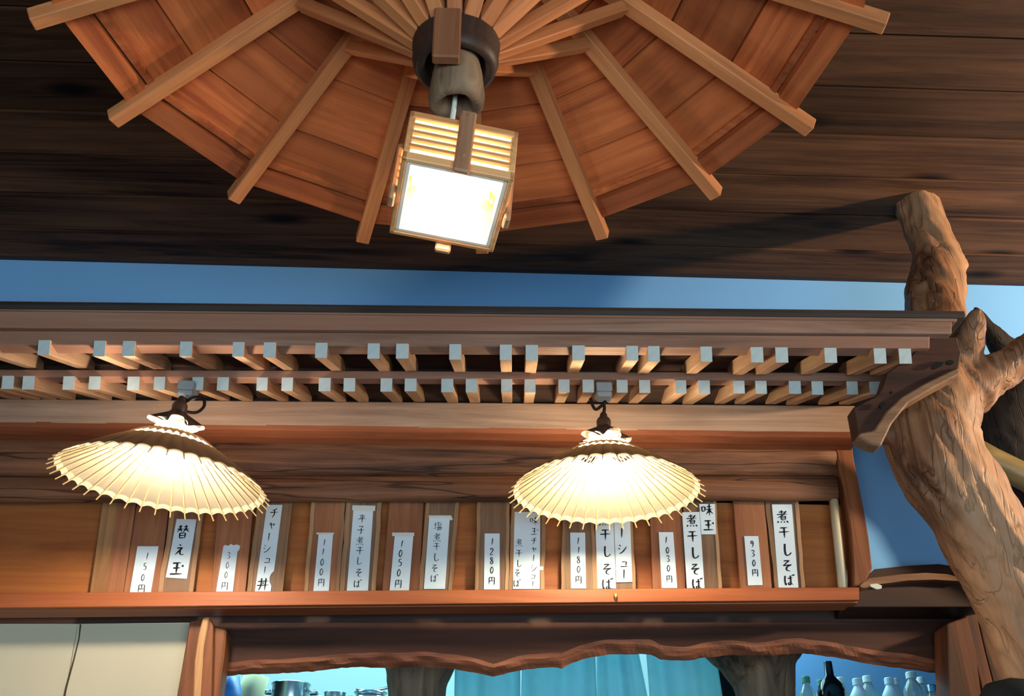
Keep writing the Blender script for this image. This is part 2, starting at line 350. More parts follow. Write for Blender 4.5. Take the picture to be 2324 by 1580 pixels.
# pale lower beam and its rounded underside, coloured redder for the lamplight
band('lower_beam', XL, 1942, ex(903, 920, XL), ex(957, 985, XL), 920, 982, 2.900, .09, 'beam', bevel=.004)
bb = MB(); n = 40; prof = [(0, 0), (.012, -.012), (.04, -.022), (.075, -.026), (.10, -.020), (.10, .01)]
a, b = P(XL, ex(957, 985, XL), 2.902), P(1946, 982, 2.902)
vs = []; fs = []
for i in range(n+1):
    c = a.lerp(b, i/n); wob = .003*noise.noise(Vector((i*.5, 0, 0)))
    vs += [c+Vector((0, dy, dz*1.0+wob+.001)) for dy, dz in prof]
m = len(prof)
fs = [(i*m+j, (i+1)*m+j, (i+1)*m+(j+1) % m, i*m+(j+1) % m) for i in range(n) for j in range(m)]
fs += [tuple(range(m)), tuple(n*m+j for j in range(m-1, -1, -1))]
bb.add(vs, fs).build('beam_underside', 'beam_lamplit', eave, smooth=False)
# carved end board of the eave with its live edge
end = slab('end_board', [(2096, 771), (2128, 764), (2172, 765), (2182, 800), (2176, 838), (2110, 872), (2052, 902), (2014, 950), (1985, 985), (1948, 988), (1936, 925), (1986, 900), (2002, 880), (2012, 846), (2068, 808)], 2.36, .05, 'slab', eave, bevel=.003)
lab(end, 'reddish end board with a pale live edge')
eb = slab('live_edge', [(2176, 832), (2180, 848), (2120, 880), (2062, 914), (2024, 962), (2000, 1012), (1978, 1008), (1946, 990), (1952, 982), (1984, 976), (2010, 935), (2046, 900), (2105, 866)], 2.352, .05, 'live', end, bevel=.004)
for cx, cy, rx, ry, ang in ((2128, 829, 15, 5, -.45), (2156, 822, 9, 5, 0), (2003, 919, 8, 4, -1.0), (2023, 890, 3, 2.5, 0)):
    slab('knot_hole', [(cx+rx*math.cos(g)*math.cos(ang)-ry*math.sin(g)*math.sin(ang), cy+rx*math.cos(g)*math.sin(ang)+ry*math.sin(g)*math.cos(ang)) for g in [i*math.pi/6 for i in range(12)]], 2.351, .004, 'kitchen_dark', end, bevel=0)

# ================================================================== LOG BAND, MENU SHELF
def logbar(name, L, Rr, ytL, ybL, ytR, ybR, Y, bulge, mat, parent=None, n=70, amp=.003, seed=0, back=.06, crack=None):
    vs = []; m = 9
    for i in range(n+1):
        t = i/n; x = lerp(L, Rr, t); A = P(x, lerp(ytL, ytR, t), Y); B = P(x, lerp(ybL, ybR, t), Y)
        h = A.z-B.z
        for j in range(m):
            s = j/(m-1); g = math.sin(s*math.pi)**.6 if 0 < s < 1 else 0
            d = amp*(noise.noise(Vector((A.x*3+seed, s*3, seed)))+.6*noise.noise(Vector((A.x*1.2+seed, s*11, seed*2))))
            if crack is not None: d -= .006*math.exp(-((s-crack-.05*noise.noise(Vector((A.x*2, seed, 0))))/.03)**2)
            e = amp*1.2*noise.noise(Vector((A.x*5, seed+9, 0))) if j in (0, m-1) else 0
            vs.append(Vector((A.x, Y-bulge*g-d, A.z-h*s+e)))
        vs += [Vector((A.x, Y+back, B.z+back*.5)), Vector((A.x, Y+back, A.z))]
    mm = m+2
    fs = [(i*mm+j, (i+1)*mm+j, (i+1)*mm+(j+1) % mm, i*mm+(j+1) % mm) for i in range(n) for j in range(mm)]
    fs += [tuple(range(mm)), tuple(n*mm+j for j in range(mm-1, -1, -1))]
    return MB().add(vs, fs).build(name, mat, parent, smooth=True)
band_t = thing('log_lintel', 'dark cracked old log beam above the row of menu boards', 'beam', P(900, 1140, 3.0))
logbar('upper_log', XL, 1890, 980, 1085, 990, 1080, 2.995, .018, 'log', band_t, seed=1, crack=.55, back=.035)
logbar('lower_log', XL, 1893, 1083, 1147, 1078, 1137, 2.995, .022, 'log', band_t, seed=4, back=.02)
MB().box((P(XL, 1000, 3.0).x, 3.05, P(0, 1100, 2.99).z+.01), (P(1900, 1000, 3.0).x, 3.215, P(900, 985, 2.99).z)).build('packing_board', 'lintel', band_t)

shelf = thing('menu_shelf', 'orange cedar shelf niche holding the menu boards', 'shelf', P(1000, 1370, 3.0))
YB = 3.05
MB().prism([P(XL, 1100, YB), P(1922, 1100, YB), P(1922, 1352, YB), P(XL, 1366, YB)], (0, .02, 0)).build('back_board', 'niche', shelf)
def lipY(x, t): return lerp(yl(1346, 1333, x, 0, 1950), yl(1380, 1362, x, 0, 1950), t)
MB().prism([P(XL, lipY(XL, 0), 2.955), P(1950, lipY(1950, 0), 2.955), P(1950, lipY(1950, 1), 2.955), P(XL, lipY(XL, 1), 2.955)], (0, .018, 0)).build('front_lip', 'shelf', shelf, bevel=.0015)
zsh = P(1000, 1362, 2.955).z
a = P(XL, lipY(XL, .75), 2.955); b = P(1950, lipY(1950, .75), 2.955)
MB().prism([a+Vector((0, .018, 0)), b+Vector((0, .018, 0)), Vector((b.x, 3.049, b.z)), Vector((a.x, 3.049, a.z))], (0, 0, -.012)).build('base_board', 'shelf', shelf)
tag(slab('nail', [(1394, 1346), (1401, 1346), (1402, 1352), (1399, 1356), (1398, 1362), (1396, 1356), (1393, 1352)], 2.942, .014, 'nail'), 'small nail in the cedar shelf lip under the right paper lamp', 'nail')

# ------------------------------------------------------------------ brush lettering
G = {
'1': [[(5.6,1),(4.6,9)]], '|': [[(5.2,.4),(4.9,9.6)]],
'0': [[(5.4,1),(3.8,3.4),(3.6,6.6),(4.8,9),(6.4,6.8),(6.6,3.4),(5.4,1)]],
'3': [[(3.2,2),(5,1),(6.6,2.6),(4.6,4.8)],[(4.6,4.8),(6.6,6.6),(5.4,8.8),(3,8.6)]],
'5': [[(4,1.2),(3.6,4.6)],[(3.6,4.6),(5.6,4.4),(6.6,6.6),(5.4,8.8),(3.2,8.6)],[(4,1.2),(6.8,1)]],
'2': [[(3.2,2.8),(5,1),(6.6,3),(4.8,6),(2.8,8.8)],[(2.8,8.8),(7,8.7)]],
'8': [[(6,2),(4.6,1),(3.6,2.6),(5.2,4.6),(6.5,6.8),(4.8,9),(3.4,7),(5,4.8),(6.2,3),(6,2)]],
'9': [[(6.4,3),(5,1),(3.6,3),(4.6,4.8),(6.2,3.4)],[(6.4,2.6),(6.2,6),(5.2,9)]],
'円': [[(2,1.2),(1.8,9.6)],[(2,1.2),(8,1)],[(8,1),(8.1,8.8),(6.8,9.2)],[(5,1.1),(5,5.4)],[(2,5.5),(8,5.3)]],
'チ': [[(7.5,.5),(5,1.8),(3,2.2)],[(1,4.3),(9,3.8)],[(5.3,1.8),(5.3,6),(3.5,9.5)]],
'ャ': [[(2,4.5),(8,3.5)],[(8,3.5),(6.5,6)],[(3.5,2),(5.5,9.5)]],
'シ': [[(2,1),(3.5,2)],[(1.2,4),(2.8,5)],[(2,9),(5,7.5),(9,2.5)]],
'ュ': [[(2.5,3.5),(7,3.2)],[(7,3.2),(6.5,7.8)],[(1,8.2),(9,8)]],
'丼': [[(1,3),(9,2.6)],[(.5,6),(9.5,5.6)],[(3.5,.5),(3.4,6),(2,9.8)],[(6.8,.5),(6.6,9.8)],[(4.7,3.8),(5.3,4.8)]],
'平': [[(2,1),(8,.8)],[(3,2.4),(3.7,4)],[(7.2,2.2),(6.3,4)],[(.5,5),(9.5,4.6)],[(5,1),(5,9.8)]],
'子': [[(2.5,1),(7.5,.8)],[(7.5,.8),(5,3.2)],[(5,3.2),(5.6,5.5),(5.2,9),(3.8,8.6)],[(.8,5),(9.3,4.8)]],
'煮': [[(2.5,1.5),(6.5,1.3)],[(4.5,.2),(4.5,3.3)],[(1,3.4),(9,3.1)],[(8,.8),(5,3.8),(1.2,6)],[(4,4.6),(4,7.4)],[(4,4.6),(7.2,4.5)],[(7.2,4.5),(7,7.4)],[(4,5.9),(7,5.9)],[(4,7.3),(7,7.3)],[(1.8,8.4),(1,9.8)],[(3.8,8.6),(4.1,9.5)],[(6,8.6),(6.5,9.5)],[(8,8.2),(9.2,9.6)]],
'干': [[(2,1.5),(8,1.2)],[(.7,5),(9.3,4.6)],[(5,1.4),(5,9.8)]],
'し': [[(4,.5),(3.8,6),(4.6,9),(6.8,8.8),(8.6,7)]],
'そ': [[(2.8,1.2),(7.2,.8)],[(7.2,.8),(2,5)],[(2,5),(8.8,4.2)],[(8.6,4.2),(5,6.2),(4.8,8.6),(7.5,9.4)]],
'ば': [[(1.8,1.2),(1.3,5),(1.9,9.2),(2.6,7.6)],[(4,3.4),(8.2,3)],[(6.3,1),(6.4,6),(6.1,8.6),(4.6,8.9),(4.4,7.6),(6,7.3),(8.4,8.9)],[(8,.3),(8.6,1.4)],[(9.2,0),(9.8,1.1)]],
'塩': [[(.5,3.5),(3.8,3.2)],[(2.1,1),(2.1,7.5)],[(.4,8),(3.9,7)],[(5.2,.3),(4.3,2.4)],[(4.8,1.6),(9,1.4)],[(5.2,3),(5.2,5)],[(5.2,3),(8.4,2.9)],[(8.4,2.9),(8.3,5)],[(5.2,5),(8.3,4.9)],[(4.8,6.2),(4.9,9)],[(4.8,6.2),(9,6)],[(9,6),(8.9,9)],[(6.2,6.2),(6.2,9)],[(7.6,6.1),(7.6,9)],[(3.8,9.3),(9.8,9.1)]],
'味': [[(.6,2.8),(.9,6.6)],[(.6,2.8),(3.3,2.6)],[(3.3,2.6),(3.1,6.3)],[(.9,6.2),(3.1,6.1)],[(4.8,2.6),(8.8,2.4)],[(4,4.8),(9.6,4.5)],[(6.8,.4),(6.8,9.8)],[(6.7,4.8),(5.6,7),(3.8,8.6)],[(6.9,4.8),(8,6.8),(9.8,8.2)]],
'玉': [[(2,1.5),(7.6,1.2)],[(2.6,4.9),(7.4,4.7)],[(5,1.4),(5,8.8)],[(.8,9),(9.3,8.8)],[(8.5,2.9),(9.4,4.1)]],
'替': [[(1.5,1.4),(4.4,1.2)],[(.8,3.2),(4.9,3)],[(3,.2),(2.8,3),(.6,5.4)],[(3.1,3.2),(4.4,4.8)],[(5.6,1.4),(8.6,1.2)],[(5.2,3.2),(9.4,3)],[(7.1,.2),(7,3),(5.2,5.3)],[(7.2,3.2),(9.6,5.2)],[(3,6),(3,9.8)],[(3,6),(7,5.9)],[(7,5.9),(7,9.8)],[(3,7.8),(7,7.7)],[(3,9.5),(7,9.4)]],
'え': [[(4.2,.6),(5.8,1.5)],[(2.6,3.6),(7,3.2)],[(7,3.2),(1.6,9.2)],[(4,6.4),(5.4,6.2),(5.8,8.8),(9,9)]],
}
def smooth_path(pts, n=5):
    if len(pts) == 2: return [Vector(pts[0]).lerp(Vector(pts[1]), i/3) for i in range(4)]
    p = [Vector(q) for q in pts]; p = [p[0]*2-p[1]]+p+[p[-1]*2-p[-2]]; out = []
    for i in range(1, len(p)-2):
        for j in range(n):
            t = j/n
            out.append(.5*((2*p[i])+(p[i+1]-p[i-1])*t+(2*p[i-1]-5*p[i]+4*p[i+1]-p[i+2])*t*t+(3*p[i]-p[i-1]-3*p[i+1]+p[i+2])*t**3))
    out.append(p[-2]); return out
def lettering(items, Y, parent, mat='ink', wgt=1.0, shear=0.0):
    """items: (character, centre x, centre y, size) on the sheet at depth Y; each sheet's writing is one flat mesh"""
    for ch, cx, cy, sz in items:
        mb = MB()
        for st in G[ch]:
            p = smooth_path([(a, b) for a, b in st]); n = len(p); w0 = wgt*(.62 if len(G[ch]) < 9 else .46)
            L = []; Rr = []
            for i in range(n):
                t = (p[min(i+1, n-1)]-p[max(i-1, 0)]); t = t.normalized() if t.length > 0 else Vector((1, 0))
                s = i/(n-1); w = w0*(.55+.55*(1-s)+.25*math.sin(s*math.pi))*(1 if abs(t.y) > abs(t.x) else .72)
                if s == 1: w *= .55
                nn = Vector((-t.y, t.x))*w
                for lst, q in ((L, p[i]+nn), (Rr, p[i]-nn)):
                    u = (q.x-5)/10; v = (q.y-5)/10
                    lst.append(P(cx+(u-shear*v)*sz, cy+v*sz, Y))
            m = len(L); mb.add(L+Rr, [(i, i+1, m+i+1, m+i) for i in range(m-1)])
        mb.build('character', mat, parent)

# ------------------------------------------------------------------ menu boards
YP = 3.015
def board(label, quad, mat, th=.014, edge=None, Y=YP, tone=None):
    (a, b, c, d) = quad
    # the board runs up behind the log and down behind the lip
    def ext(t, bt, dy_up=10, dy_dn=16):
        s = (bt[0]-t[0])/(bt[1]-t[1]); return (t[0]-s*dy_up, t[1]-dy_up), (bt[0]+s*dy_dn, bt[1]+dy_dn)
    a2, d2 = ext(a, d); b2, c2 = ext(b, c)
    base = mid(P(*d2, Y), P(*c2, Y))
    t = thing('menu_board', label, 'sign', base, 'wooden menu boards on the cedar shelf')
    # slightly irregular live edges
    def side(p, q, amp, sd):
        n = 7; return [(lerp(p[0], q[0], i/n)+(amp*noise.noise(Vector((i*.7, sd, 3.1))) if 0 < i < n else 0), lerp(p[1], q[1], i/n)) for i in range(n+1)]
    amp = 3.0 if edge else .6; sd = a[0]*.13
    right = side(b2, c2, amp, sd); left = side(a2, d2, amp, sd+5)
    bd = MB().prism([P(x, y, Y) for x, y in left[::-1]+right], (0, th, 0)).build('board', mat, t, bevel=.001)
    if edge:
        for s_, ln, w in ((1, left, edge[0]), (-1, right, edge[1])):
            if w: MB().prism([P(x+s_*(-1.5), y, Y-.0015) for x, y in ln]+[P(x+s_*w, y, Y-.0025) for x, y in ln[::-1]], (0, .010, 0)).build('bark_edge', 'bark', t, bevel=0)
    return t
def sheet(par, quad, Y=YP, top=None, poly=None):
    pts = poly or quad
    return MB().prism([P(x, y, Y-.003) for x, y in pts], (0, .0006, 0)).build('paper', 'menu_paper', par)
def tape(par, quad, Y=YP): return MB().prism([P(x, y, Y-.0036) for x, y in quad], (0, .0003, 0)).build('tape', 'tape', par)
def col(chars, pos, size): return [(c, x, y, (size if isinstance(size, (int, float)) else size[i])) for i, (c, (x, y)) in enumerate(zip(chars, pos))]
yL = YP-.0037

t = board('blank tan and reddish wooden board at the far left of the shelf', [(232, 1146), (308, 1146), (280, 1347), (203, 1347)], 'plaque_red', Y=3.025)
MB().prism([P(x, y, 3.023) for x, y in [(234, 1140), (267, 1140), (240, 1360), (203, 1360)]], (0, .003, 0)).build('pale_strip', 'plaque_tan', t)
t = board('wooden board with paper slip reading 150円, second from left end', [(310, 1146), (384, 1146), (360, 1347), (280, 1347)], 'plaque_red', Y=3.02)
s = sheet(t, [(312, 1240), (360, 1240), (342, 1347), (294, 1347)]); lettering(col('150円', [(334, 1263), (329, 1286), (324, 1311), (321, 1336)], [20, 19, 19, 21]), yL, s, 'pen', .75, .12)
t = board('pale-edged board with bold brush sign 替え玉 under the left lamp', [(390, 1146), (463, 1146), (436, 1346), (360, 1346)], 'plaque_grey', edge=(9, 9))
s = sheet(t, [(401, 1178), (446, 1179), (424, 1314), (376, 1311)]); lettering(col('替え玉', [(415, 1207), (408, 1248), (401, 1290)], [31, 27, 33]), yL, s, 'ink', 1.1, .14)
t = board('wooden board with torn-topped paper slip reading 300円', [(494, 1144), (575, 1144), (557, 1345), (480, 1345)], 'plaque_red')
s = sheet(t, None, poly=[(507, 1240), (511, 1237), (518, 1239), (524, 1235), (530, 1238), (538, 1236), (545, 1239), (543, 1248), (539, 1252), (528, 1345), (490, 1345)]); lettering(col('300円', [(519, 1261), (516, 1283), (513, 1305), (510, 1330)], [18, 18, 18, 20]), yL, s, 'pen', .6, .1)
t = board('pale-edged board with brush sign チャーシュー丼 on notched paper', [(586, 1144), (662, 1144), (640, 1344), (561, 1344)], 'plaque_grey', edge=(9, 9))
s = sheet(t, None, poly=[(606, 1146), (641, 1146), (622, 1296), (615, 1303), (612, 1312), (612, 1322), (616, 1330), (614, 1345), (578, 1345)])
lettering(col('チャ|シュ|丼', [(622, 1165), (617, 1192), (610, 1219), (606, 1246), (608, 1271), (601, 1294), (597, 1326)], [23, 20, 20, 20, 19, 18, 30]), yL, s, 'ink', .85, .12)
t = board('pale-edged board with slip 1100円, right of the notched paper sign', [(708, 1144), (782, 1144), (768, 1343), (691, 1343)], 'plaque_red', edge=(7, 6))
s = sheet(t, [(723, 1212), (756, 1212), (746, 1344), (711, 1344)]); lettering(col('1100円', [(736, 1232), (733, 1253), (731, 1276), (729, 1298), (729, 1322)], 19), yL, s, 'pen', .75, .08)
tape(t, [(718, 1209), (758, 1209), (758, 1213), (718, 1213)])
t = board('board with long sign 平子煮干しそば, just left of the plain reddish board 1050円', [(787, 1144), (865, 1144), (851, 1342), (772, 1342)], 'plaque_grey', edge=(9, 8))
s = sheet(t, [(802, 1158), (847, 1158), (835, 1342), (787, 1342)]); lettering(col('平子煮干しそば', [(822, 1178), (819, 1203), (817, 1228), (817, 1250), (814, 1273), (814, 1300), (811, 1325)], [20, 20, 20, 20, 19, 20, 19]), yL, s, 'ink', .75, .08)
tape(t, [(800, 1147), (852, 1148), (851, 1160), (799, 1158)])
t = board('plain reddish board with paper slip reading 1050円', [(883, 1144), (961, 1144), (951, 1341), (867, 1341)], 'plaque_red')
s = sheet(t, [(896, 1215), (938, 1216), (928, 1341), (884, 1341)]); lettering(col('1050円', [(912, 1235), (909, 1256), (908, 1277), (905, 1300), (904, 1325)], 20), yL, s, 'pen', .85, .08)
tape(t, [(890, 1209), (940, 1209), (940, 1217), (890, 1217)])
t = board('board with sign 塩煮干しそば and tape at its top right corner', [(968, 1144), (1041, 1144), (1024, 1339), (952, 1339)], 'plaque_grey', edge=(7, 7))
s = sheet(t, [(974, 1173), (1021, 1173), (1010, 1337), (962, 1337)]); lettering(col('塩煮干しそば', [(994, 1194), (992, 1220), (991, 1240), (989, 1265), (986, 1290), (985, 1313)], [20, 20, 18, 20, 19, 18]), yL, s, 'ink', .75, .06)
tape(t, [(973, 1170), (1024, 1170), (1028, 1180), (1021, 1181), (1019, 1175), (973, 1175)])
t = board('board with slip 1280円, left of the two-column paper sign', [(1085, 1143), (1156, 1143), (1152, 1338), (1079, 1338)], 'plaque_grey', edge=(6, 6))
s = sheet(t, [(1100, 1211), (1134, 1211), (1134, 1338), (1098, 1338)]); lettering(col('1280円', [(1117, 1230), (1116, 1252), (1116, 1273), (1116, 1294), (1116, 1318)], 19), yL, s, 'pen', .95, .02)
t = board('board with two-column sign 味玉チャーシュー煮干しそば', [(1162, 1143), (1238, 1143), (1234, 1337), (1156, 1337)], 'plaque_grey', edge=(7, 7))
s = sheet(t, [(1168, 1162), (1226, 1163), (1225, 1337), (1164, 1337)])
lettering(col('味玉チャ|シュ|', [(1212, 1182), (1213, 1206), (1212, 1228), (1212, 1247), (1211, 1267), (1212, 1290), (1211, 1308), (1209, 1326)], [20, 18, 17, 16, 17, 17, 16, 15])+col('煮干しそば', [(1178, 1232), (1178, 1256), (1177, 1279), (1174, 1301), (1173, 1324)], 18), yL, s, 'ink', .8, .02)
tape(t, [(1225, 1286), (1233, 1286), (1233, 1294), (1225, 1294)])
t = board('board with slip 1180円 below the left half of the right lamp', [(1278, 1142), (1347, 1142), (1352, 1336), (1275, 1336)], 'plaque_grey', edge=(6, 6))
s = sheet(t, [(1294, 1209), (1328, 1209), (1330, 1336), (1296, 1336)]); lettering(col('1180円', [(1312, 1228), (1313, 1249), (1313, 1271), (1313, 1292), (1313, 1316)], 19), yL, s, 'pen', .9, 0)
t = board('board with two overlapping paper strips behind the right paper lamp', [(1352, 1142), (1432, 1142), (1441, 1336), (1354, 1336)], 'plaque_grey', edge=(6, 6))
s = sheet(t, [(1350, 1162), (1392, 1162), (1398, 1336), (1357, 1336)]); lettering(col('煮干しそば', [(1371, 1180), (1374, 1213), (1376, 1252), (1377, 1292), (1378, 1326)], 27), yL, s, 'ink', 1, -.02)
s = sheet(t, [(1392, 1146), (1429, 1146), (1435, 1321), (1399, 1322)], Y=YP-.0008); lettering(col('ャ|シュ|', [(1410, 1180), (1411, 1210), (1413, 1247), (1417, 1279), (1416, 1304)], [22, 24, 24, 22, 24]), yL-.0009, s, 'ink', 1, -.02)
t = board('reddish board with slip 1030円, just right of the right lamp', [(1474, 1142), (1547, 1142), (1556, 1335), (1481, 1335)], 'plaque_red')
s = sheet(t, [(1495, 1208), (1528, 1208), (1537, 1335), (1502, 1335)]); lettering(col('1030円', [(1512, 1226), (1515, 1249), (1516, 1268), (1517, 1290), (1519, 1314)], 18), yL, s, 'pen', .9, -.04)
t = board('board with brush sign 煮干しそば and small 味玉 slip at its top right', [(1550, 1142), (1624, 1142), (1637, 1334), (1559, 1334)], 'plaque_grey', edge=(0, 6))
s = sheet(t, [(1548, 1163), (1588, 1162), (1599, 1335), (1559, 1335)]); lettering(col('煮干しそば', [(1570, 1182), (1572, 1217), (1576, 1255), (1577, 1292), (1582, 1325)], [29, 27, 28, 27, 26]), yL, s, 'ink', 1.05, -.06)
s = sheet(t, [(1587, 1144), (1622, 1144), (1625, 1213), (1592, 1213)], Y=YP-.0008); lettering(col('味玉', [(1605, 1157), (1608, 1192)], [28, 27]), yL-.0009, s, 'ink', 1.15, -.05)
t = board('wooden board with slip 930円, second menu board from the right', [(1664, 1142), (1735, 1142), (1752, 1334), (1680, 1334)], 'plaque_red')
s = sheet(t, [(1689, 1217), (1721, 1217), (1731, 1328), (1698, 1329)]); lettering(col('930円', [(1707, 1235), (1709, 1256), (1711, 1278), (1714, 1300)], 18), yL, s, 'pen', .9, -.06)
t = board('rightmost menu board with brush sign 煮干しそば on one paper strip', [(1739, 1142), (1811, 1142), (1826, 1333), (1761, 1333)], 'plaque_grey', edge=(8, 7))
s = sheet(t, [(1752, 1145), (1797, 1145), (1812, 1334), (1767, 1334)]); lettering(col('煮干しそば', [(1776, 1173), (1780, 1208), (1785, 1248), (1786, 1284), (1791, 1317)], [30, 27, 30, 28, 26]), yL, s, 'ink', 1.05, -.07)
o = MB().tube([P(1914, 1345, 3.0), P(1892, 1136, 3.0)], [.0135, .0135], 10).build('peeled_stick', 'stick', None, smooth=True)
tag(o, 'pale peeled round stick standing at the right end of the menu shelf', 'stick')

# curved post and sill around the blue window-like gap
cp = thing('curved_post', 'curved brown natural post between menu shelf and blue gap', 'post', P(1950, 1330, 3.02))
o = slab('post_body', [(1890, 985), (1932, 985), (1938, 1040), (1950, 1100), (1962, 1160), (1972, 1220), (1980, 1290), (1966, 1318), (1946, 1330), (1938, 1330), (1936, 1280), (1930, 1200), (1920, 1130), (1905, 1060)], 2.975, .06, 'post', cp, bevel=.004)
sl_ = thing('curved_sill', 'curved natural wood sill under the blue gap', 'sill', P(2070, 1320, 3.0))
slab('sill_face', [(1950, 1330), (1972, 1312), (2040, 1304), (2100, 1300), (2150, 1303), (2185, 1312), (2185, 1320), (2120, 1316), (2060, 1318), (1995, 1326), (1960, 1336)], 2.98, .03, 'live', sl_, bevel=.001)
slab('sill_board', [(1962, 1312), (1985, 1292), (2060, 1284), (2130, 1280), (2200, 1290), (2200, 1318), (1960, 1330)], 3.02, .19, 'lintel', sl_, bevel=.001)
tag(slab('paper_scrap', [(1974, 1326), (1990, 1324), (2002, 1329), (2001, 1336), (1990, 1338), (1976, 1332)], 2.962, .004, 'plug'), 'small white scrap below the left end of the curved sill', 'scrap')

# ================================================================== LINTEL, SLAB, POSTS
lt = thing('door_lintel', 'dark flat lintel board under the menu shelf', 'beam', P(1100, 1415, 3.03))
MB().prism([P(XL, 1376, 3.14), P(2240, 1352, 3.14), P(2240, 1425, 3.14), P(XL, 1425, 3.14)], (0, .07, 0)).build('lintel_board', 'lintel', lt, bevel=.003)
slab('end_cheek', [(1925, 1325), (1960, 1334), (2060, 1322), (2190, 1318), (2235, 1360), (2235, 1378), (1925, 1378)], 3.01, .15, 'lintel', lt, bevel=.002)
edge = [(500, 1537), (560, 1532), (640, 1530), (720, 1524), (800, 1515), (880, 1518), (960, 1514), (1030, 1520), (1085, 1530), (1120, 1537), (1160, 1527), (1200, 1520), (1240, 1516), (1275, 1518), (1300, 1506), (1322, 1497), (1380, 1487), (1440, 1486), (1480, 1487), (1500, 1499), (1560, 1501), (1600, 1494), (1660, 1488), (1740, 1490), (1820, 1484), (1900, 1494), (1980, 1510), (2060, 1520), (2160, 1535)]
import bisect
def edge_y(x):
    xs = [e[0] for e in edge]; i = max(0, min(len(xs)-2, bisect.bisect(xs, x)-1)); t = (x-xs[i])/(xs[i+1]-xs[i]); return lerp(edge[i][1], edge[i+1][1], min(1, max(0, t)))
sb = thing('live_edge_slab', 'reddish natural-edge plank over the kitchen opening', 'beam', P(1300, 1520, 3.0))
def slab_strip(name, mat, rows, x0=498, x1=2165, n=150, back=.05):
    vs = []; m = len(rows)
    for i in range(n+1):
        x = lerp(x0, x1, i/n)
        for f_, Y in rows: vs.append(P(x, f_(x), Y(x)))
    fs = [(i*m+j, (i+1)*m+j, (i+1)*m+(j+1) % m, i*m+(j+1) % m) for i in range(n) for j in range(m)]
    fs += [tuple(range(m)), tuple(n*m+j for j in range(m-1, -1, -1))]
    return MB().add(vs, fs).build(name, mat, sb, smooth=False)
def brk(x): return edge_y(x)-34+7*noise.noise(Vector((x*.012, 0, 5)))
def nz(x, s, a): return a*noise.noise(Vector((x*.02, s, 1)))
slab_strip('slab_face', 'slab', [(lambda x: 1413, lambda x: 3.115), (brk, lambda x: 3.108), (brk, lambda x: 3.2), (lambda x: 1413, lambda x: 3.2)])
slab_strip('live_edge', 'slab_edge_lit', [(lambda x: brk(x)-.5, lambda x: 3.108), (lambda x: brk(x)+10+nz(x, 3, 4), lambda x: 3.112+nz(x, 4, .006)), (lambda x: brk(x)+20+nz(x, 5, 5), lambda x: 3.122+nz(x, 6, .01)), (lambda x: edge_y(x)-1+nz(x*3, 8, 2.5), lambda x: 3.14), (lambda x: edge_y(x)-6, lambda x: 3.18), (lambda x: brk(x)-.5, lambda x: 3.2)])
# left screen and posts
scr = thing('cloth_screen', 'cream cloth panel at lower left under the menu shelf', 'screen', P(215, 1700, 3.06))
for q in ([(-1500, 1416), (176, 1416), (146, 1580), (100, 1800), (-1560, 1800)], [(176.5, 1416), (432, 1413), (402, 1580), (366, 1800), (103, 1800), (148, 1580)]):
    slab('cloth_panel', q, 3.09, .012, 'screen_cloth', scr, bevel=.001)
slab('seam', [(181, 1416), (184, 1418), (180, 1450), (168, 1500), (152, 1560), (120, 1720), (110, 1800), (104, 1800), (118, 1700), (148, 1560), (165, 1500), (178, 1450)], 3.087, .002, 'seam', scr, bevel=0)
dp = thing('door_post', 'reddish wooden post right of the cream cloth panel', 'post', P(450, 2000, 3.0))
slab('jamb', [(431, 1410), (458, 1404), (470, 1402), (455, 1580), (430, 1850), (350, 1850), (402, 1580)], 3.03, .08, 'post', dp, bevel=.003)
slab('lit_edge', [(460, 1402), (475, 1400), (470, 1430), (462, 1470), (455, 1580), (438, 1850), (424, 1850), (438, 1580), (441, 1500), (450, 1440)], 3.005, .03, 'post_edge_lit', dp, bevel=.003)
slab('return_face', [(475, 1402), (484, 1420), (480, 1580), (474, 1850), (438, 1850), (455, 1580), (462, 1470)], 3.012, .04, 'post', dp, bevel=.002)
slab('rear_post', [(484, 1418), (514, 1428), (508, 1490), (495, 1580), (480, 1850), (470, 1850), (478, 1580)], 3.04, .08, 'post', dp, bevel=.006)
rp = thing('right_door_post', 'reddish brown post at the right end of the kitchen opening', 'post', P(2200, 2000, 3.0))
slab('post_face', [(2150, 1415), (2194, 1400), (2215, 1480), (2262, 1850), (2180, 1850), (2156, 1580)], 2.975, .1, 'door_dark', rp, bevel=.003)
slab('lit_edge', [(2190, 1398), (2216, 1392), (2236, 1480), (2262, 1580), (2310, 1850), (2262, 1850), (2232, 1580)], 2.985, .08, 'door_dark', rp, bevel=.003)  # strip laid where light catches the post, same wood as the face
slab('dark_side', [(2216, 1392), (2234, 1390), (2262, 1470), (2292, 1580), (2350, 1850), (2312, 1850), (2262, 1580), (2236, 1480)], 3.0, .14, 'trim', rp, bevel=.003)
o = MB().lathe([(0, .0), (.05, .002), (.075, .02), (.08, .05), (.06, .08), (0, .095)], P(2312, 1634, 2.6), 20).build('black_dome', 'kitchen_dark', None, smooth=True)
tag(o, 'rounded black object at the lower right corner below the trunk', 'black object')

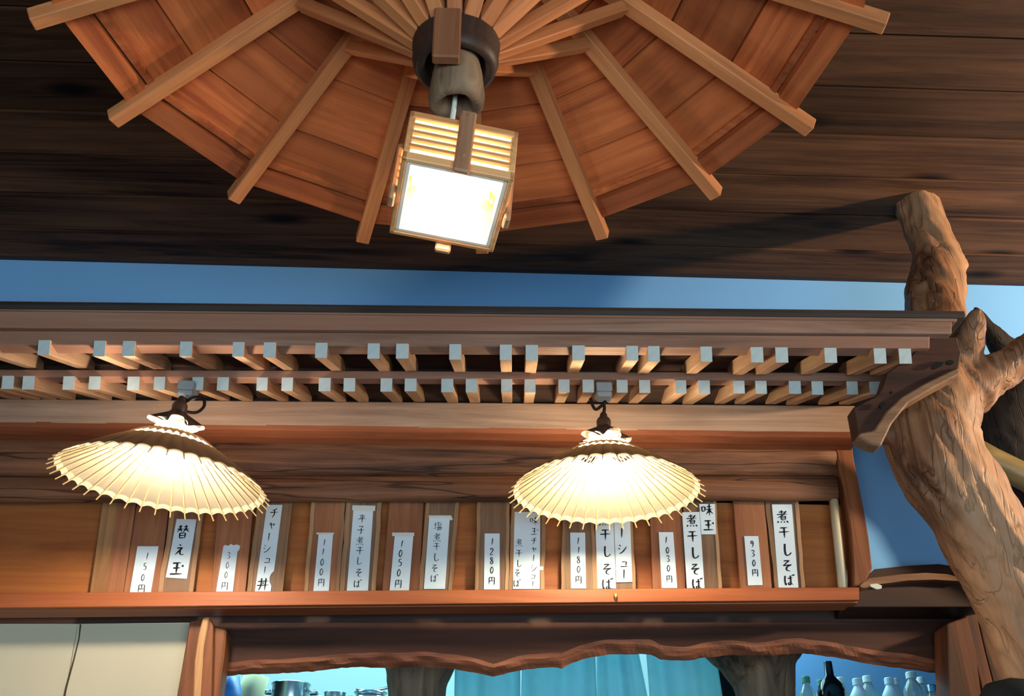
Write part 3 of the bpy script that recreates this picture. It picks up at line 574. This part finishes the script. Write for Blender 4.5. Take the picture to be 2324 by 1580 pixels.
# ================================================================== TWISTED TRUNK
def blob(name, chains, mat, voxel, parent=None, amp=.012, seed=0, extra=()):
    mb = MB()
    for ch in chains:
        pts = [P(x, y, Y) for x, y, r, Y in ch]
        rs = [r*((p-EYE).dot(_f))/F for p, (x, y, r, Y) in zip(pts, ch)]
        # smooth subdivision of the path
        path = []; rad = []
        for i in range(len(pts)-1):
            p0 = pts[max(i-1, 0)]; p1 = pts[i]; p2 = pts[i+1]; p3 = pts[min(i+2, len(pts)-1)]
            for j in range(6):
                t = j/6; path.append(.5*((2*p1)+(p2-p0)*t+(2*p0-5*p1+4*p2-p3)*t*t+(3*p1-p0-3*p2+p3)*t**3)); rad.append(lerp(rs[i], rs[i+1], t))
        path.append(pts[-1]); rad.append(rs[-1])
        mb.tube(path, rad, 14)
        for e, r_ in ((path[0], rad[0]), (path[-1], rad[-1])):
            mb.lathe([(0, -r_*.7)]+[(r_*math.cos(a), r_*.7*math.sin(a)) for a in [(-1+i/4)*math.pi/2+math.pi/8*0 for i in range(1, 8)]]+[(0, r_*.7)], e, 12)
    me = bpy.data.meshes.new('tmp'); me.from_pydata(mb.v, [], mb.f); me.update()
    o = bpy.data.objects.new('tmp', me); COL.objects.link(o)
    md = o.modifiers.new('r', 'REMESH'); md.mode = 'VOXEL'; md.voxel_size = voxel
    sm = o.modifiers.new('s', 'SMOOTH'); sm.factor = .6; sm.iterations = 10
    bpy.context.view_layer.update()
    ev = bpy.data.meshes.new_from_object(o.evaluated_get(bpy.context.evaluated_depsgraph_get()))
    n = len(ev.vertices); co = np.empty(n*3); ev.vertices.foreach_get('co', co); co = co.reshape(-1, 3)
    no = np.empty(n*3); ev.vertex_normals.foreach_get('vector', no); no = no.reshape(-1, 3)
    for i in range(n):
        v = Vector(co[i]); s = Vector((seed, seed, seed))
        w = v+Vector((v.z*.5, 0, 0))
        a = noise.noise(w*4+s)*1.2+noise.noise(Vector((w.x*17, w.y*17, w.z*5))+s)*.55+noise.noise(w*30+s)*.18
        rd = -abs(noise.noise(Vector((w.x*26, w.y*26, w.z*7))+s*2))*.9
        co[i] += no[i]*amp*(a+rd+.2)
    mb2 = MB(); mb2.v = [Vector(c) for c in co]; mb2.f = [tuple(p.vertices) for p in ev.polygons]
    bpy.data.objects.remove(o)
    r = mb2.build(name, mat, parent, smooth=True); return r
trunk = blob('twisted_tree', [
    [(2560, 2900, 110, 2.70), (2520, 2300, 110, 2.68), (2475, 1900, 105, 2.66), (2420, 1640, 95, 2.64), (2352, 1480, 88, 2.62), (2318, 1370, 94, 2.6), (2262, 1250, 100, 2.58), (2205, 1150, 98, 2.57), (2135, 1060, 98, 2.57), (2110, 980, 100, 2.57), (2130, 900, 92, 2.57), (2150, 830, 62, 2.6), (2140, 760, 62, 2.66), (2125, 690, 64, 2.7), (2130, 620, 66, 2.72), (2104, 530, 56, 2.75), (2082, 470, 46, 2.76), (2076, 425, 42, 2.76), (2074, 400, 42, 2.76)],
    [(2140, 900, 70, 2.57), (2200, 880, 66, 2.55), (2260, 850, 50, 2.53), (2324, 808, 40, 2.5), (2420, 740, 40, 2.45)],
    [(2170, 850, 40, 2.55), (2195, 790, 34, 2.5), (2212, 745, 28, 2.46), (2214, 715, 16, 2.44)],
    [(2090, 960, 80, 2.56), (2050, 965, 60, 2.56), (2020, 985, 26, 2.55)],
    [(2190, 598, 14, 2.7), (2165, 615, 30, 2.71)],
], 'trunk', .0075, None, amp=.014, seed=3)
tag(trunk, 'thick twisted driftwood-like tree trunk rising at the right end of the counter', 'tree trunk')
for (x, y, r, Y) in ((2108, 522, 9, 2.80), (2128, 540, 7, 2.81), (2250, 1380, 20, 2.5)):
    pass
o = blob('dark_tree', [[(2210, 700, 14, 2.9), (2240, 745, 24, 2.92), (2290, 800, 34, 2.95), (2360, 850, 40, 2.98)], [(2330, 900, 95, 3.0), (2300, 980, 92, 3.0), (2330, 1060, 80, 3.02), (2400, 1150, 80, 3.02), (2460, 1400, 75, 3.02), (2500, 1900, 75, 3.0), (2560, 2700, 75, 3.0)]], 'trunk_dark', .012, None, amp=.01, seed=9)
tag(o, 'blackish gnarled trunk behind the pale twisted trunk at right edge', 'tree trunk')
pl_ = MB().tube([P(2180, 1005, 2.80), P(2250, 1045, 2.8), P(2324, 1082, 2.8), P(2700, 1290, 2.8)], [.036, .037, .038, .038], 20, jit=.04).build('round_pole', 'bamboo', None, smooth=True)
tag(pl_, 'smooth olive-brown round pole behind the twisted trunk at right edge', 'pole')

# ================================================================== KITCHEN beyond the opening
struct(MB().box((-3.2, 5.3, -.2), (3.6, 5.36, 3.0)).build('wall_kitchen', 'kitchen_wall'))
o = slab('kitchen_blue_wall', [(1640, 1350), (2250, 1350), (2250, 1900), (1640, 1900)], 4.75, .04, 'kitchen_blue'); o.name = 'wall_kitchen_right'; struct(o)
def kbox(name, a, b, mat, **kw): return MB().box(a, b).build(name, mat, None, **kw)
zk = P(660, 1620, 4.6).z
sh = kbox('kitchen_shelf', (P(608, 1600, 4.6).x, 4.35, zk-.03), (P(1000, 1600, 4.6).x, 4.9, zk), 'steel', bevel=.003)
tag(sh, 'steel kitchen shelf under the pots', 'shelf')
def pot(name, px0, px1, ytop, Y, label, cat, hgt=None):
    a, b = P(px0, ytop, Y), P(px1, ytop, Y); c = mid(a, b); r = (b.x-a.x)/2; z0 = zk+.0005; h = c.z-z0
    t = thing(name, label, cat, (c.x, Y, z0))
    MB().lathe([(0, 0), (r*.96, 0), (r*.98, h*.1), (r*.98, h*.93), (r*1.04, h*.97), (r*1.04, h), (r*.97, h), (r*.95, h*.9), (r*.93, .01), (0, .01)], (c.x, Y, z0), 40).build('pot_body', 'steel', t, smooth=True)
    for s in (-1, 1):
        MB().tube([Vector((c.x+s*r*.97, Y-.03, z0+h*.7)), Vector((c.x+s*(r+.03), Y-.03, z0+h*.72)), Vector((c.x+s*(r+.03), Y+.03, z0+h*.72)), Vector((c.x+s*r*.97, Y+.03, z0+h*.7))], .005, 8).build('handle', 'steel', t, smooth=True)
    return t
pot('stock_pot', 618, 704, 1553, 4.6, 'wide steel stock pot on the kitchen shelf', 'pot')
pot('small_pot', 736, 785, 1573, 4.55, 'small steel pan right of the stock pot', 'pot')
t = thing('ladle_stack', 'stacked steel bowls and ladle right of the small pan', 'bowls', P(838, 1600, 4.6))
c = P(838, 1580, 4.6)
for i in range(3):
    z = zk+.001+i*.02+.01
    MB().lathe([(0, 0), (.03, .0), (.055, .02), (.068, .034), (.066, .034), (.05, .018), (0, .004)], (c.x+random.uniform(-.008, .008), 4.6, z), 28).build('bowl', 'steel', t, smooth=True)
a = P(808, 1563, 4.56)
MB().tube([a, a+Vector((.05, .01, -.01)), a+Vector((.13, .03, .012))], .006, 8).build('ladle_handle', 'steel', t, smooth=True)
tag(MB().tube([P(520, 1630, 4.1), P(522, 1570, 4.1), P(526, 1535, 4.1)], [.06, .045, .03], 16, jit=.3).build('plastic_bag', 'bag', None, smooth=True), 'crumpled blue and white plastic bag by the door post', 'bag')
tag(MB().tube([P(566, 1640, 4.35), P(572, 1570, 4.35), P(585, 1533, 4.35)], [.055, .05, .05], 16, jit=.15).build('cream_sack', 'sack', None, smooth=True), 'cream sack between blue bag and stock pot', 'sack')
def inner_trunk(label, ch, seed):
    o = blob('tree_column', [ch], 'pole_grey', .014, None, amp=.006, seed=seed); tag(o, label, 'tree trunk')
inner_trunk('brown natural trunk left of the teal curtains', [(955, 1450, 95, 3.6), (950, 1510, 84, 3.6), (945, 1580, 66, 3.6), (945, 2000, 60, 3.6), (945, 2800, 60, 3.6)], 2)
inner_trunk('mottled trunk between teal curtains and bottles', [(1705, 1440, 130, 3.6), (1722, 1500, 88, 3.6), (1738, 1580, 66, 3.6), (1745, 2000, 64, 3.6), (1755, 2800, 64, 3.6)], 5)
# noren curtain: each cloth a thing
rod = MB().tube([P(1010, 1440, 3.85), P(1680, 1440, 3.85)], .012, 10).build('curtain_rod', 'post', None, smooth=True); tag(rod, 'curtain rod hidden above the teal cloths', 'rod')
spans = [(1033, 1181, 1031, 1181, 'leftmost teal cloth panel of the kitchen curtain'), (1185, 1350, 1183, 1353, 'second teal cloth panel from the left in kitchen curtain'), (1353, 1450, 1354, 1470, 'third teal cloth panel from the left in kitchen curtain'), (1466, 1626, 1474, 1642, 'rightmost teal cloth panel of the kitchen curtain')]
for ci, (a0, a1, b0, b1, lb) in enumerate(spans):
    vs = []; nx, nzv = 30, 8
    for j in range(nzv+1):
        t_ = j/nzv; y_ = lerp(1445, 1900, t_)
        for i in range(nx+1):
            s = i/nx; x0 = a0+(b0-a0)*(y_-1480)/100; x1 = a1+(b1-a1)*(y_-1480)/100
            p = P(lerp(x0, x1, s), y_, 3.85); p.y += .012*math.sin(s*9+ci*2)+.006*math.sin(s*23+ci)
            vs.append(p)
    fs = [(j*(nx+1)+i, j*(nx+1)+i+1, (j+1)*(nx+1)+i+1, (j+1)*(nx+1)+i) for j in range(nzv) for i in range(nx)]
    o = MB().add(vs, fs).build('curtain', 'noren', None, smooth=True); md = o.modifiers.new('thickness', 'SOLIDIFY'); md.thickness = .0015
    tag(o, lb, 'curtain', 'teal kitchen curtain panels')
tag(kbox('dark_cabinet', (P(1625, 1500, 4.1).x, 4.1, -.1), (P(1690, 1500, 4.1).x, 4.5, P(1650, 1480, 4.1).z), 'kitchen_dark', bevel=.004), 'dark cabinet edge right of the teal curtains', 'cabinet')
zs = P(1900, 1640, 4.2).z
tag(kbox('bottle_shelf', (P(1790, 1600, 4.2).x, 4.05, zs-.03), (P(2190, 1600, 4.2).x, 4.45, zs), 'post', bevel=.003), 'wooden shelf carrying the bottles at lower right', 'shelf')
def bottle(px, ytop, wpx, Y, body, capm, label, kind='pet'):
    c = P(px, ytop, Y); sc_ = (c-EYE).dot(_f)/F; r = wpx/2*sc_; h = c.z-zs
    t = thing('bottle', label, 'bottle', (c.x, Y, zs+.0003), 'bottles on the shelf at lower right')
    o_ = Vector((c.x, Y, zs+.0003)); rn = r*.42
    if kind == 'sake': prof = [(0, 0), (r, .0), (r, h*.45), (r*.8, h*.58), (rn*.8, h*.72), (rn*.7, h*.97), (rn*.7, h*.98), (0, h*.98)]
    else: prof = [(0, 0), (r*.96, 0), (r, .01), (r, h-.075), (r*.93, h-.06), (r*.62, h-.04), (rn, h-.028), (rn*.95, h-.02), (0, h-.02)]
    MB().lathe(prof, o_, 22).build('bottle_body', body, t, smooth=True)
    if kind != 'sake':
        MB().lathe([(0, h-.024), (rn*1.25, h-.024), (rn*1.25, h-.003), (rn*1.1, h), (0, h)], o_, 16).build('cap', capm, t)
    return t
bottle(1828, 1536, 36, 4.15, 'pet', 'capg', 'clear bottle with green cap at the left end of the bottles')
bottle(1862, 1544, 34, 4.22, 'pet', 'capg', 'second green-capped clear bottle from the left')
bottle(1878, 1500, 62, 4.08, 'dark_glass', 'capw', 'tall black long-necked glass bottle among the plastic ones', 'sake')
bottle(1906, 1538, 34, 4.24, 'pet', 'capw', 'clear white-capped bottle just right of the black bottle')
bottle(1945, 1541, 44, 4.12, 'milky', 'milky', 'milky white plastic bottle left of centre in the group')
bottle(1967, 1535, 40, 4.24, 'pet', 'capw', 'clear white-capped bottle between the two milky ones')
bottle(2017, 1539, 42, 4.12, 'milky', 'milky', 'milky white plastic bottle right of centre in the group')
bottle(2030, 1541, 34, 4.26, 'pet', 'capw', 'clear bottle half hidden behind the right milky bottle')
bottle(2066, 1526, 44, 4.14, 'pet', 'capw', 'tallest clear bottle with white cap, right of the milky ones')
bottle(2088, 1538, 36, 4.28, 'pet', 'capw', 'clear bottle behind the tallest white-capped one')
bottle(2113, 1556, 44, 4.10, 'pet', 'steel', 'wide clear round-shouldered bottle near the right post')
bottle(2132, 1532, 34, 4.27, 'pet', 'kitchen_dark', 'clear dark-capped bottle at the right end of the group')

# ================================================================== PAPER UMBRELLA LAMPS
def umbrella_lamp(label, cx, cy, Y, Rr, hC, rosette_px, tilt=(0, 0), bulbm='bulb', loop=0, cut=None, yaw0=0):
    c = P(cx, cy, Y); N = 42
    TM = Matrix.Rotation(R(tilt[0]), 3, 'X') @ Matrix.Rotation(R(tilt[1]), 3, 'Y')
    apex = c+TM @ Vector((0, 0, hC))
    t = thing('umbrella_lamp', label, 'pendant lamp', apex+Vector((0, 0, .02)), 'paper umbrella pendant lamps')
    def at(r, g, dz=0):   # point on the cone at radius r (0..1)
        # slightly convex canopy
        z = hC*(1-r**1.08)+dz
        return c+TM @ Vector((r*Rr*math.sin(g+yaw0), r*Rr*math.cos(g+yaw0), z))
    def cone(name, r0, r1, mat, sag, off, nr=6, scal=0.0, par=t, per=6):
        vs = []; n = N*per
        for j in range(nr+1):
            q = lerp(r0, r1, j/nr)
            for k_ in range(n):
                ph = (k_ % per)/per; g = 2*math.pi*k_/n; s_ = math.sin(ph*math.pi)
                vs.append(at(q-scal*s_*(j/nr)**3*.5, g, -sag*s_*(q/1.0)+off))
        fs = [(j*n+k_, j*n+(k_+1) % n, (j+1)*n+(k_+1) % n, (j+1)*n+k_) for j in range(nr) for k_ in range(n)]
        return MB().add(vs, fs).build(name, mat, par, smooth=True)
    sh_ = cone('paper_canopy', .33, .95, 'shade_in', -.0045, -.002, 8)
    cone('paper_hem', .935, .992, 'shade_hem', -.0055, -.0034, 2, scal=.012)
    # outer brown layer leaves two scalloped rings of the white paper showing
    lab(cone('outer_paper', .55, .965, 'shade_out', -.0045, .0022, 5), 'brown outer paper')
    lab(cone('outer_paper', .36, .50, 'shade_out', -.0045, .0022, 4, scal=.09), 'brown outer paper near the top')
    for k_ in range(N):
        g = 2*math.pi*k_/N
        p = [at(q, g, -.004) for q in (.08, .35, .7, 1.0, 1.045)]
        MB().tube(p, [.0009, .0013, .0019, .0018, .0018], 5).build('bamboo_rib', 'bamboo_rib', t)
    for k_ in range(0, N, 2):
        g = 2*math.pi*k_/N
        MB().tube([at(.6, g, -.006), c+TM @ Vector((.018*math.sin(g+yaw0), .018*math.cos(g+yaw0), hC*.72))], .0009, 4).build('stretcher', 'bamboo_rib', t)
    # top collar: pleated crown
    n = 60
    def crown(name, rings, mat, amp, ph=0.0):
        vs = []
        for j, (rr, zz) in enumerate(rings):
            e = (j/(len(rings)-1))**1.5
            for k_ in range(n):
                g = 2*math.pi*k_/n; w = 1+amp*e*(math.tanh(2.2*math.sin(g*5+ph))-.45)
                vs.append(apex+TM @ Vector((rr*w*math.sin(g), rr*w*math.cos(g), zz+.005*e*math.sin(g*5+ph))))
        fs = [(j*n+k_, j*n+(k_+1) % n, (j+1)*n+(k_+1) % n, (j+1)*n+k_) for j in range(len(rings)-1) for k_ in range(n)]
        return MB().add(vs, fs).build(name, mat, t, smooth=True)
    crown('brown_crown', ((.013, .030), (.024, .017), (.042, .004), (.064, -.013)), 'cap', .22)
    lab(crown('crown_collar', ((.020, .008), (.038, -.004), (.054, -.015)), 'shade_hem', .12, 1.2), 'cream paper collar under the brown crown')
    MB().lathe([(0, .065), (.006, .065), (.009, .06), (.011, .05), (.016, .047), (.019, .04), (.018, .02), (.016, .004), (0, .004)], apex, 18, TM).build('socket', 'cap', t, smooth=True)
    bc = apex+TM @ Vector((0, 0, -.085))
    MB().lathe([(0, .05), (.014, .05), (.015, .03), (.018, .022)]+[(.036*math.cos(a), -.012+.036*math.sin(a)) for a in [math.pi/2*(1-i/4)*.75 for i in range(0, 9)]]+[(0, -.048)], bc, 20, TM).build('bulb', bulbm, t, smooth=True)
    # cord with its kink, up to the rosette
    rx, ry, rY = rosette_px; rb = P(rx, ry, rY); top = apex+TM @ Vector((0, 0, .062))
    if loop == 0:
        pts = [top, top.lerp(rb, .35)+Vector((.002, 0, 0)), top.lerp(rb, .8), rb+Vector((.004, 0, -.006)), rb+Vector((-.006, 0, -.016)), rb+Vector((-.022, 0, -.028)), rb+Vector((-.030, 0, -.018)), rb+Vector((-.036, 0, .004))]
    else:
        pts = [top, top.lerp(rb, .5), rb+Vector((.004, -.004, -.01)), rb+Vector((.02, -.004, .002)), rb+Vector((.045, -.004, 0)), rb+Vector((.05, 0, -.02)), rb+Vector((.034, 0, -.038)), rb+Vector((.006, 0, -.036)), rb+Vector((-.002, .004, -.02)), rb+Vector((.0, .004, .005))]
    sm = []
    for i in range(len(pts)-1):
        p0, p1, p2, p3 = pts[max(i-1, 0)], pts[i], pts[i+1], pts[min(i+2, len(pts)-1)]
        for j in range(5):
            u = j/5; sm.append(.5*((2*p1)+(p2-p0)*u+(2*p0-5*p1+4*p2-p3)*u*u+(3*p1-p0-3*p2+p3)*u**3))
    sm.append(pts[-1]); MB().tube(sm, .0042, 8).build('cord', 'cord', t, smooth=True)
    # rosette
    rz = thing
    w = .021
    MB().box((rb.x-w, rY-w, rb.z+.018), (rb.x+w, rY+w+.02, rb.z+.044)).build('ceiling_rosette', 'rosette', t, bevel=.003)
    lo = MB().box((rb.x-w*.92, rY-w*1.05, rb.z+.002), (rb.x+w*.92, rY+w, rb.z+.0175)).build('rosette_cap', 'rosette', t, bevel=.004)
    return t
umbrella_lamp('right paper umbrella pendant lamp with straight hanging cord', 1376, 1119, 2.60, .2365, .158, (1371, 908, 2.60), bulbm='bulb_r')
umbrella_lamp('left paper umbrella pendant lamp with looped cord, shade tilted', 366, 1096, 2.50, .249, .16, (421, 905, 2.58), tilt=(3, 5), loop=1)

# ================================================================== BIG WOODEN UMBRELLA under the ceiling
UC = Vector((-.051, 1.4425, EYE.z)); UR = .7306; UZ = EYE.z+1.5; TS = math.tan(R(22))
um = thing('wooden_umbrella', 'huge inverted-bowl wooden umbrella canopy hanging under the ceiling', 'canopy', (UC.x, UC.y, UZ))
angs = [-86, -64.6, -40.8, -17.2, 4.5, 26, 47.5, 68, 90.5, 113, 136, 159, 182, 205, 228, 251]
def up(r, g, dz=0): return Vector((UC.x+r*math.sin(g), UC.y+r*math.cos(g), UZ+(UR-r)*TS+dz))
rad = [.09, .20, .315, .45, .585, .69, .735]
for i, a0 in enumerate(angs):
    a1 = angs[(i+1) % 16]+(360 if i == 15 else 0); g0, g1 = R(a0), R(a1)
    for j in range(len(rad)-1):
        r0, r1 = rad[j], rad[j+1]; dz = .0015*random.random()+(.0 if j < 5 else -.012)
        jit = random.uniform(-.008, .008) if 0 < j < 4 else 0
        g = .0022
        q = [up(r0+g, g0, dz), up(r1-g, g0, dz), up(r1-g, g1, dz), up(r0+g, g1, dz)]
        d = (q[3]-q[0]).normalized() if j else (q[2]-q[1]).normalized()
        nrm = (q[1]-q[0]).cross(q[2]-q[1]).normalized(); yv = nrm.cross(d); fr = Matrix((d, yv, nrm)).transposed().to_4x4(); fr.translation = mid(*q)
        o = MB().prism(q, Vector((0, 0, .010 if j < 5 else .016))).build('rim_board' if j == 5 else 'panel_board', 'panel', um, frame=fr)
    # thin bead inside the rim
    q = [up(.672, g0, -.006), up(.684, g0, -.006), up(.684, g1, -.006), up(.672, g1, -.006)]
    MB().prism(q, Vector((0, 0, .008))).build('rim_bead', 'panel', um)
def bar(name, a, b, w, h, mat, parent, bevel=.002, upv=Vector((0, 0, 1)), off=0):
    d = (b-a); L = d.length; x = d.normalized(); yv = upv.cross(x).normalized(); z = x.cross(yv)
    fr = Matrix((x, yv, z)).transposed().to_4x4(); fr.translation = a
    return MB().box((0, -w/2, -h+off), (L, w/2, off), fr).build(name, mat, parent, bevel=bevel, frame=fr)
for i, a0 in enumerate(angs):
    g = R(a0+random.uniform(-.4, .4))
    bar('rib', up(UR+.048, g, .0), up(.06, g, .0), .030, .031, 'rib', um)
    # stretcher from the hub to the rib
    jr = .335; js = Vector((UC.x+jr*math.sin(g), UC.y+jr*math.cos(g), UZ+(UR-jr)*TS-.034))
    hs = Vector((UC.x+.06*math.sin(g), UC.y+.06*math.cos(g), EYE.z+1.400))
    bar('stretcher', js, hs, .026, .024, 'rib', um)
hub = MB().lathe([(.052, 1.335), (.060, 1.322), (.070, 1.328), (.075, 1.345), (.073, 1.362), (.076, 1.37), (.076, 1.43), (.070, 1.445), (.03, 1.45), (.03, 1.36), (.05, 1.355), (.052, 1.335)], (UC.x, UC.y, EYE.z), 48)
hub.f = [f for f in hub.f if len(f) < 10]
lab(hub.build('hub', 'hubwood', um, smooth=True), 'dark turned hub ring')
pz = EYE.z+1.19
# weathered hanging pole with a hollow lower end
pole = MB(); n = 28; prof = [(.019, 1.34), (.020, 1.262), (.023, 1.244), (.034, 1.232), (.045, 1.240), (.049, 1.262), (.045, 1.295), (.037, 1.33), (.036, 1.45), (.034, 1.85), (.034, 2.04)]
vs = []
for j, (r_, z_) in enumerate(prof):
    for k_ in range(n):
        g = 2*math.pi*k_/n; q = r_*(1+.16*noise.noise(Vector((math.cos(g)*1.2, math.sin(g)*1.2, z_*9)))); vs.append(Vector((UC.x+.004+q*math.cos(g), UC.y-.012+q*math.sin(g), EYE.z+z_)))
fs = [(j*n+k_, j*n+(k_+1) % n, (j+1)*n+(k_+1) % n, (j+1)*n+k_) for j in range(len(prof)-1) for k_ in range(n)]+[tuple(range(n))]
pole.add(vs, fs); lab(pole.build('pole', 'pole_grey', um, smooth=True), 'weathered grey-brown hollow-ended pole')
o = MB().box((UC.x-.036, UC.y-.088, EYE.z+1.275), (UC.x+.010, UC.y-.066, EYE.z+1.385)).build('hub_plank', 'hubplank', um, bevel=.003)
lab(o, 'reddish wooden strap on the front of the hub')

# lantern hanging from the pole
LC = Vector((UC.x+.0, UC.y, EYE.z+1.037)); LM = Matrix.Translation(LC) @ Matrix.Rotation(R(8.8), 4, 'Z') @ Matrix.Rotation(R(5.1), 4, 'Y') @ Matrix.Rotation(R(-8), 4, 'X')
ln = thing('box_lantern', 'glowing square wooden slatted lantern hanging under the umbrella hub', 'lantern', LC)
HX, HY, LH = .0876, .0876, .109
def lb_(name, a, b, mat, bevel=.0015, par=ln):
    m_ = MB().box(a, b, LM); return m_.build(name, mat, par, bevel=bevel, frame=LM)
# bottom rim boards, inner moulding, top rim
for s in (-1, 1):
    lb_('bottom_rail', (-HX, s*HY-(.008 if s > 0 else 0), 0), (HX, s*HY+(.008 if s < 0 else 0), .016), 'lantern_wood')
    lb_('bottom_rail', (s*HX-(.008 if s > 0 else 0), -HY, 0), (s*HX+(.008 if s < 0 else 0), HY, .016), 'lantern_wood')
    lb_('top_rail', (-HX, s*HY-(.008 if s > 0 else 0), LH-.014), (HX, s*HY+(.008 if s < 0 else 0), LH), 'lantern_wood')
    lb_('top_rail', (s*HX-(.008 if s > 0 else 0), -HY, LH-.014), (s*HX+(.008 if s < 0 else 0), HY, LH), 'lantern_wood')
    lb_('moulding', (-HX+.008, s*(HY-.008)-(.008 if s > 0 else 0), .002), (HX-.008, s*(HY-.008)+(.008 if s < 0 else 0), .008), 'white_inner')
    lb_('moulding', (s*(HX-.008)-(.008 if s > 0 else 0), -HY+.008, .002), (s*(HX-.008)+(.008 if s < 0 else 0), HY-.008, .008), 'white_inner')
    for e in (-1, 1):
        lb_('corner_post', (s*HX-(.010 if s > 0 else 0), e*HY-(.010 if e > 0 else 0), .016), (s*HX+(.010 if s < 0 else 0), e*HY+(.010 if e < 0 else 0), LH-.014), 'lantern_wood')
zz = [.016+(LH-.030)*(i+.5)/5 for i in range(5)]
for i in range(4):
    z0 = .016+(LH-.030)*(i+1)/5-.0025
    for s in (-1, 1):
        lb_('slat', (-HX+.006, s*HY-(.007 if s > 0 else 0), z0-.001), (HX-.006, s*HY+(.007 if s < 0 else 0), z0+.006), 'lantern_wood', .0008)
        lb_('slat', (s*HX-(.007 if s > 0 else 0), -HY+.006, z0-.001), (s*HX+(.007 if s < 0 else 0), HY-.006, z0+.006), 'lantern_wood', .0008)
for s in (-1, 1):
    lb_('paper_lining', (-HX+.011, s*(HY-.010)-.0005, .010), (HX-.011, s*(HY-.010)+.0005, LH-.006), 'lining', 0)
    lb_('paper_lining', (s*(HX-.010)-.0005, -HY+.011, .010), (s*(HX-.010)+.0005, HY-.011, LH-.006), 'lining', 0)
lb_('top_board', (-HX+.008, -HY+.008, LH-.006), (HX-.008, HY-.008, LH-.001), 'white_inner', 0)
for (sx, sy, w0) in ((0, -1, .013), (0, 1, .013), (-1, 0, .013), (1, 0, .013)):
    if sy: a_, b_ = (-w0+.004, sy*HY-(.011 if sy < 0 else 0), -.014), (w0+.004, sy*HY+(.011 if sy > 0 else 0), LH+.014)
    else: a_, b_ = (sx*HX-(.011 if sx < 0 else 0), -w0, -.014), (sx*HX+(.011 if sx > 0 else 0), w0, LH+.002)
    o = lb_('strap', a_, b_, 'lantern_strap', .003)
    if sy == -1:
        for z_ in (LH+.002, .018):
            MB().lathe([(0, 0), (.0035, 0), (.003, .002), (0, .003)], (0, 0, 0), 12, Matrix.Rotation(R(90), 3, 'X')).v
            mb = MB().lathe([(0, 0), (.0035, 0), (.003, .002), (0, .003)], (0, 0, 0), 12, Matrix.Rotation(R(90), 3, 'X')); mb.v = [LM @ (v+Vector((.004, -HY-.011, z_))) for v in mb.v]
            mb.build('peg', 'lantern_strap', o, frame=LM)
for sx in (-1, 1):
    lb_('bracket', (sx*.062-.006, .045, LH-.03), (sx*.062+.006, .06, LH-.006), 'lantern_wood')
mb = MB().lathe([(0, -.045)]+[(.045*math.cos(a), .045*math.sin(a)) for a in [(-1+i/5)*math.pi/2 for i in range(1, 10)]]+[(0, .045)], (0, 0, 0), 32)
mb.v = [LM @ (v*Vector((1, 1, .75)).x if False else Vector((v.x, v.y, v.z*.75+.046))) for v in mb.v]
mb.build('globe_bulb', 'globe', ln, smooth=True, frame=LM)
c0 = LM @ Vector((-.015, -.02, LH))
o = MB().box(c0+Vector((-.011, -.011, -.002)), c0+Vector((.011, .011, .026))).build('plug', 'plug', ln, bevel=.002)
MB().tube([c0+Vector((0, 0, .024)), c0.lerp(Vector((UC.x+.004, UC.y-.012, EYE.z+1.25)), .7)+Vector((0, 0, .02)), Vector((UC.x+.004, UC.y-.012, EYE.z+1.335))], .0045, 8).build('cord', 'plug', ln, smooth=True)
MB().tube([LM @ Vector((.004, -HY+.004, LH+.006)), LM @ Vector((.004, 0, LH+.03)), LM @ Vector((.004, HY-.004, LH+.006))], .004, 6).build('hanger', 'lantern_strap', ln)
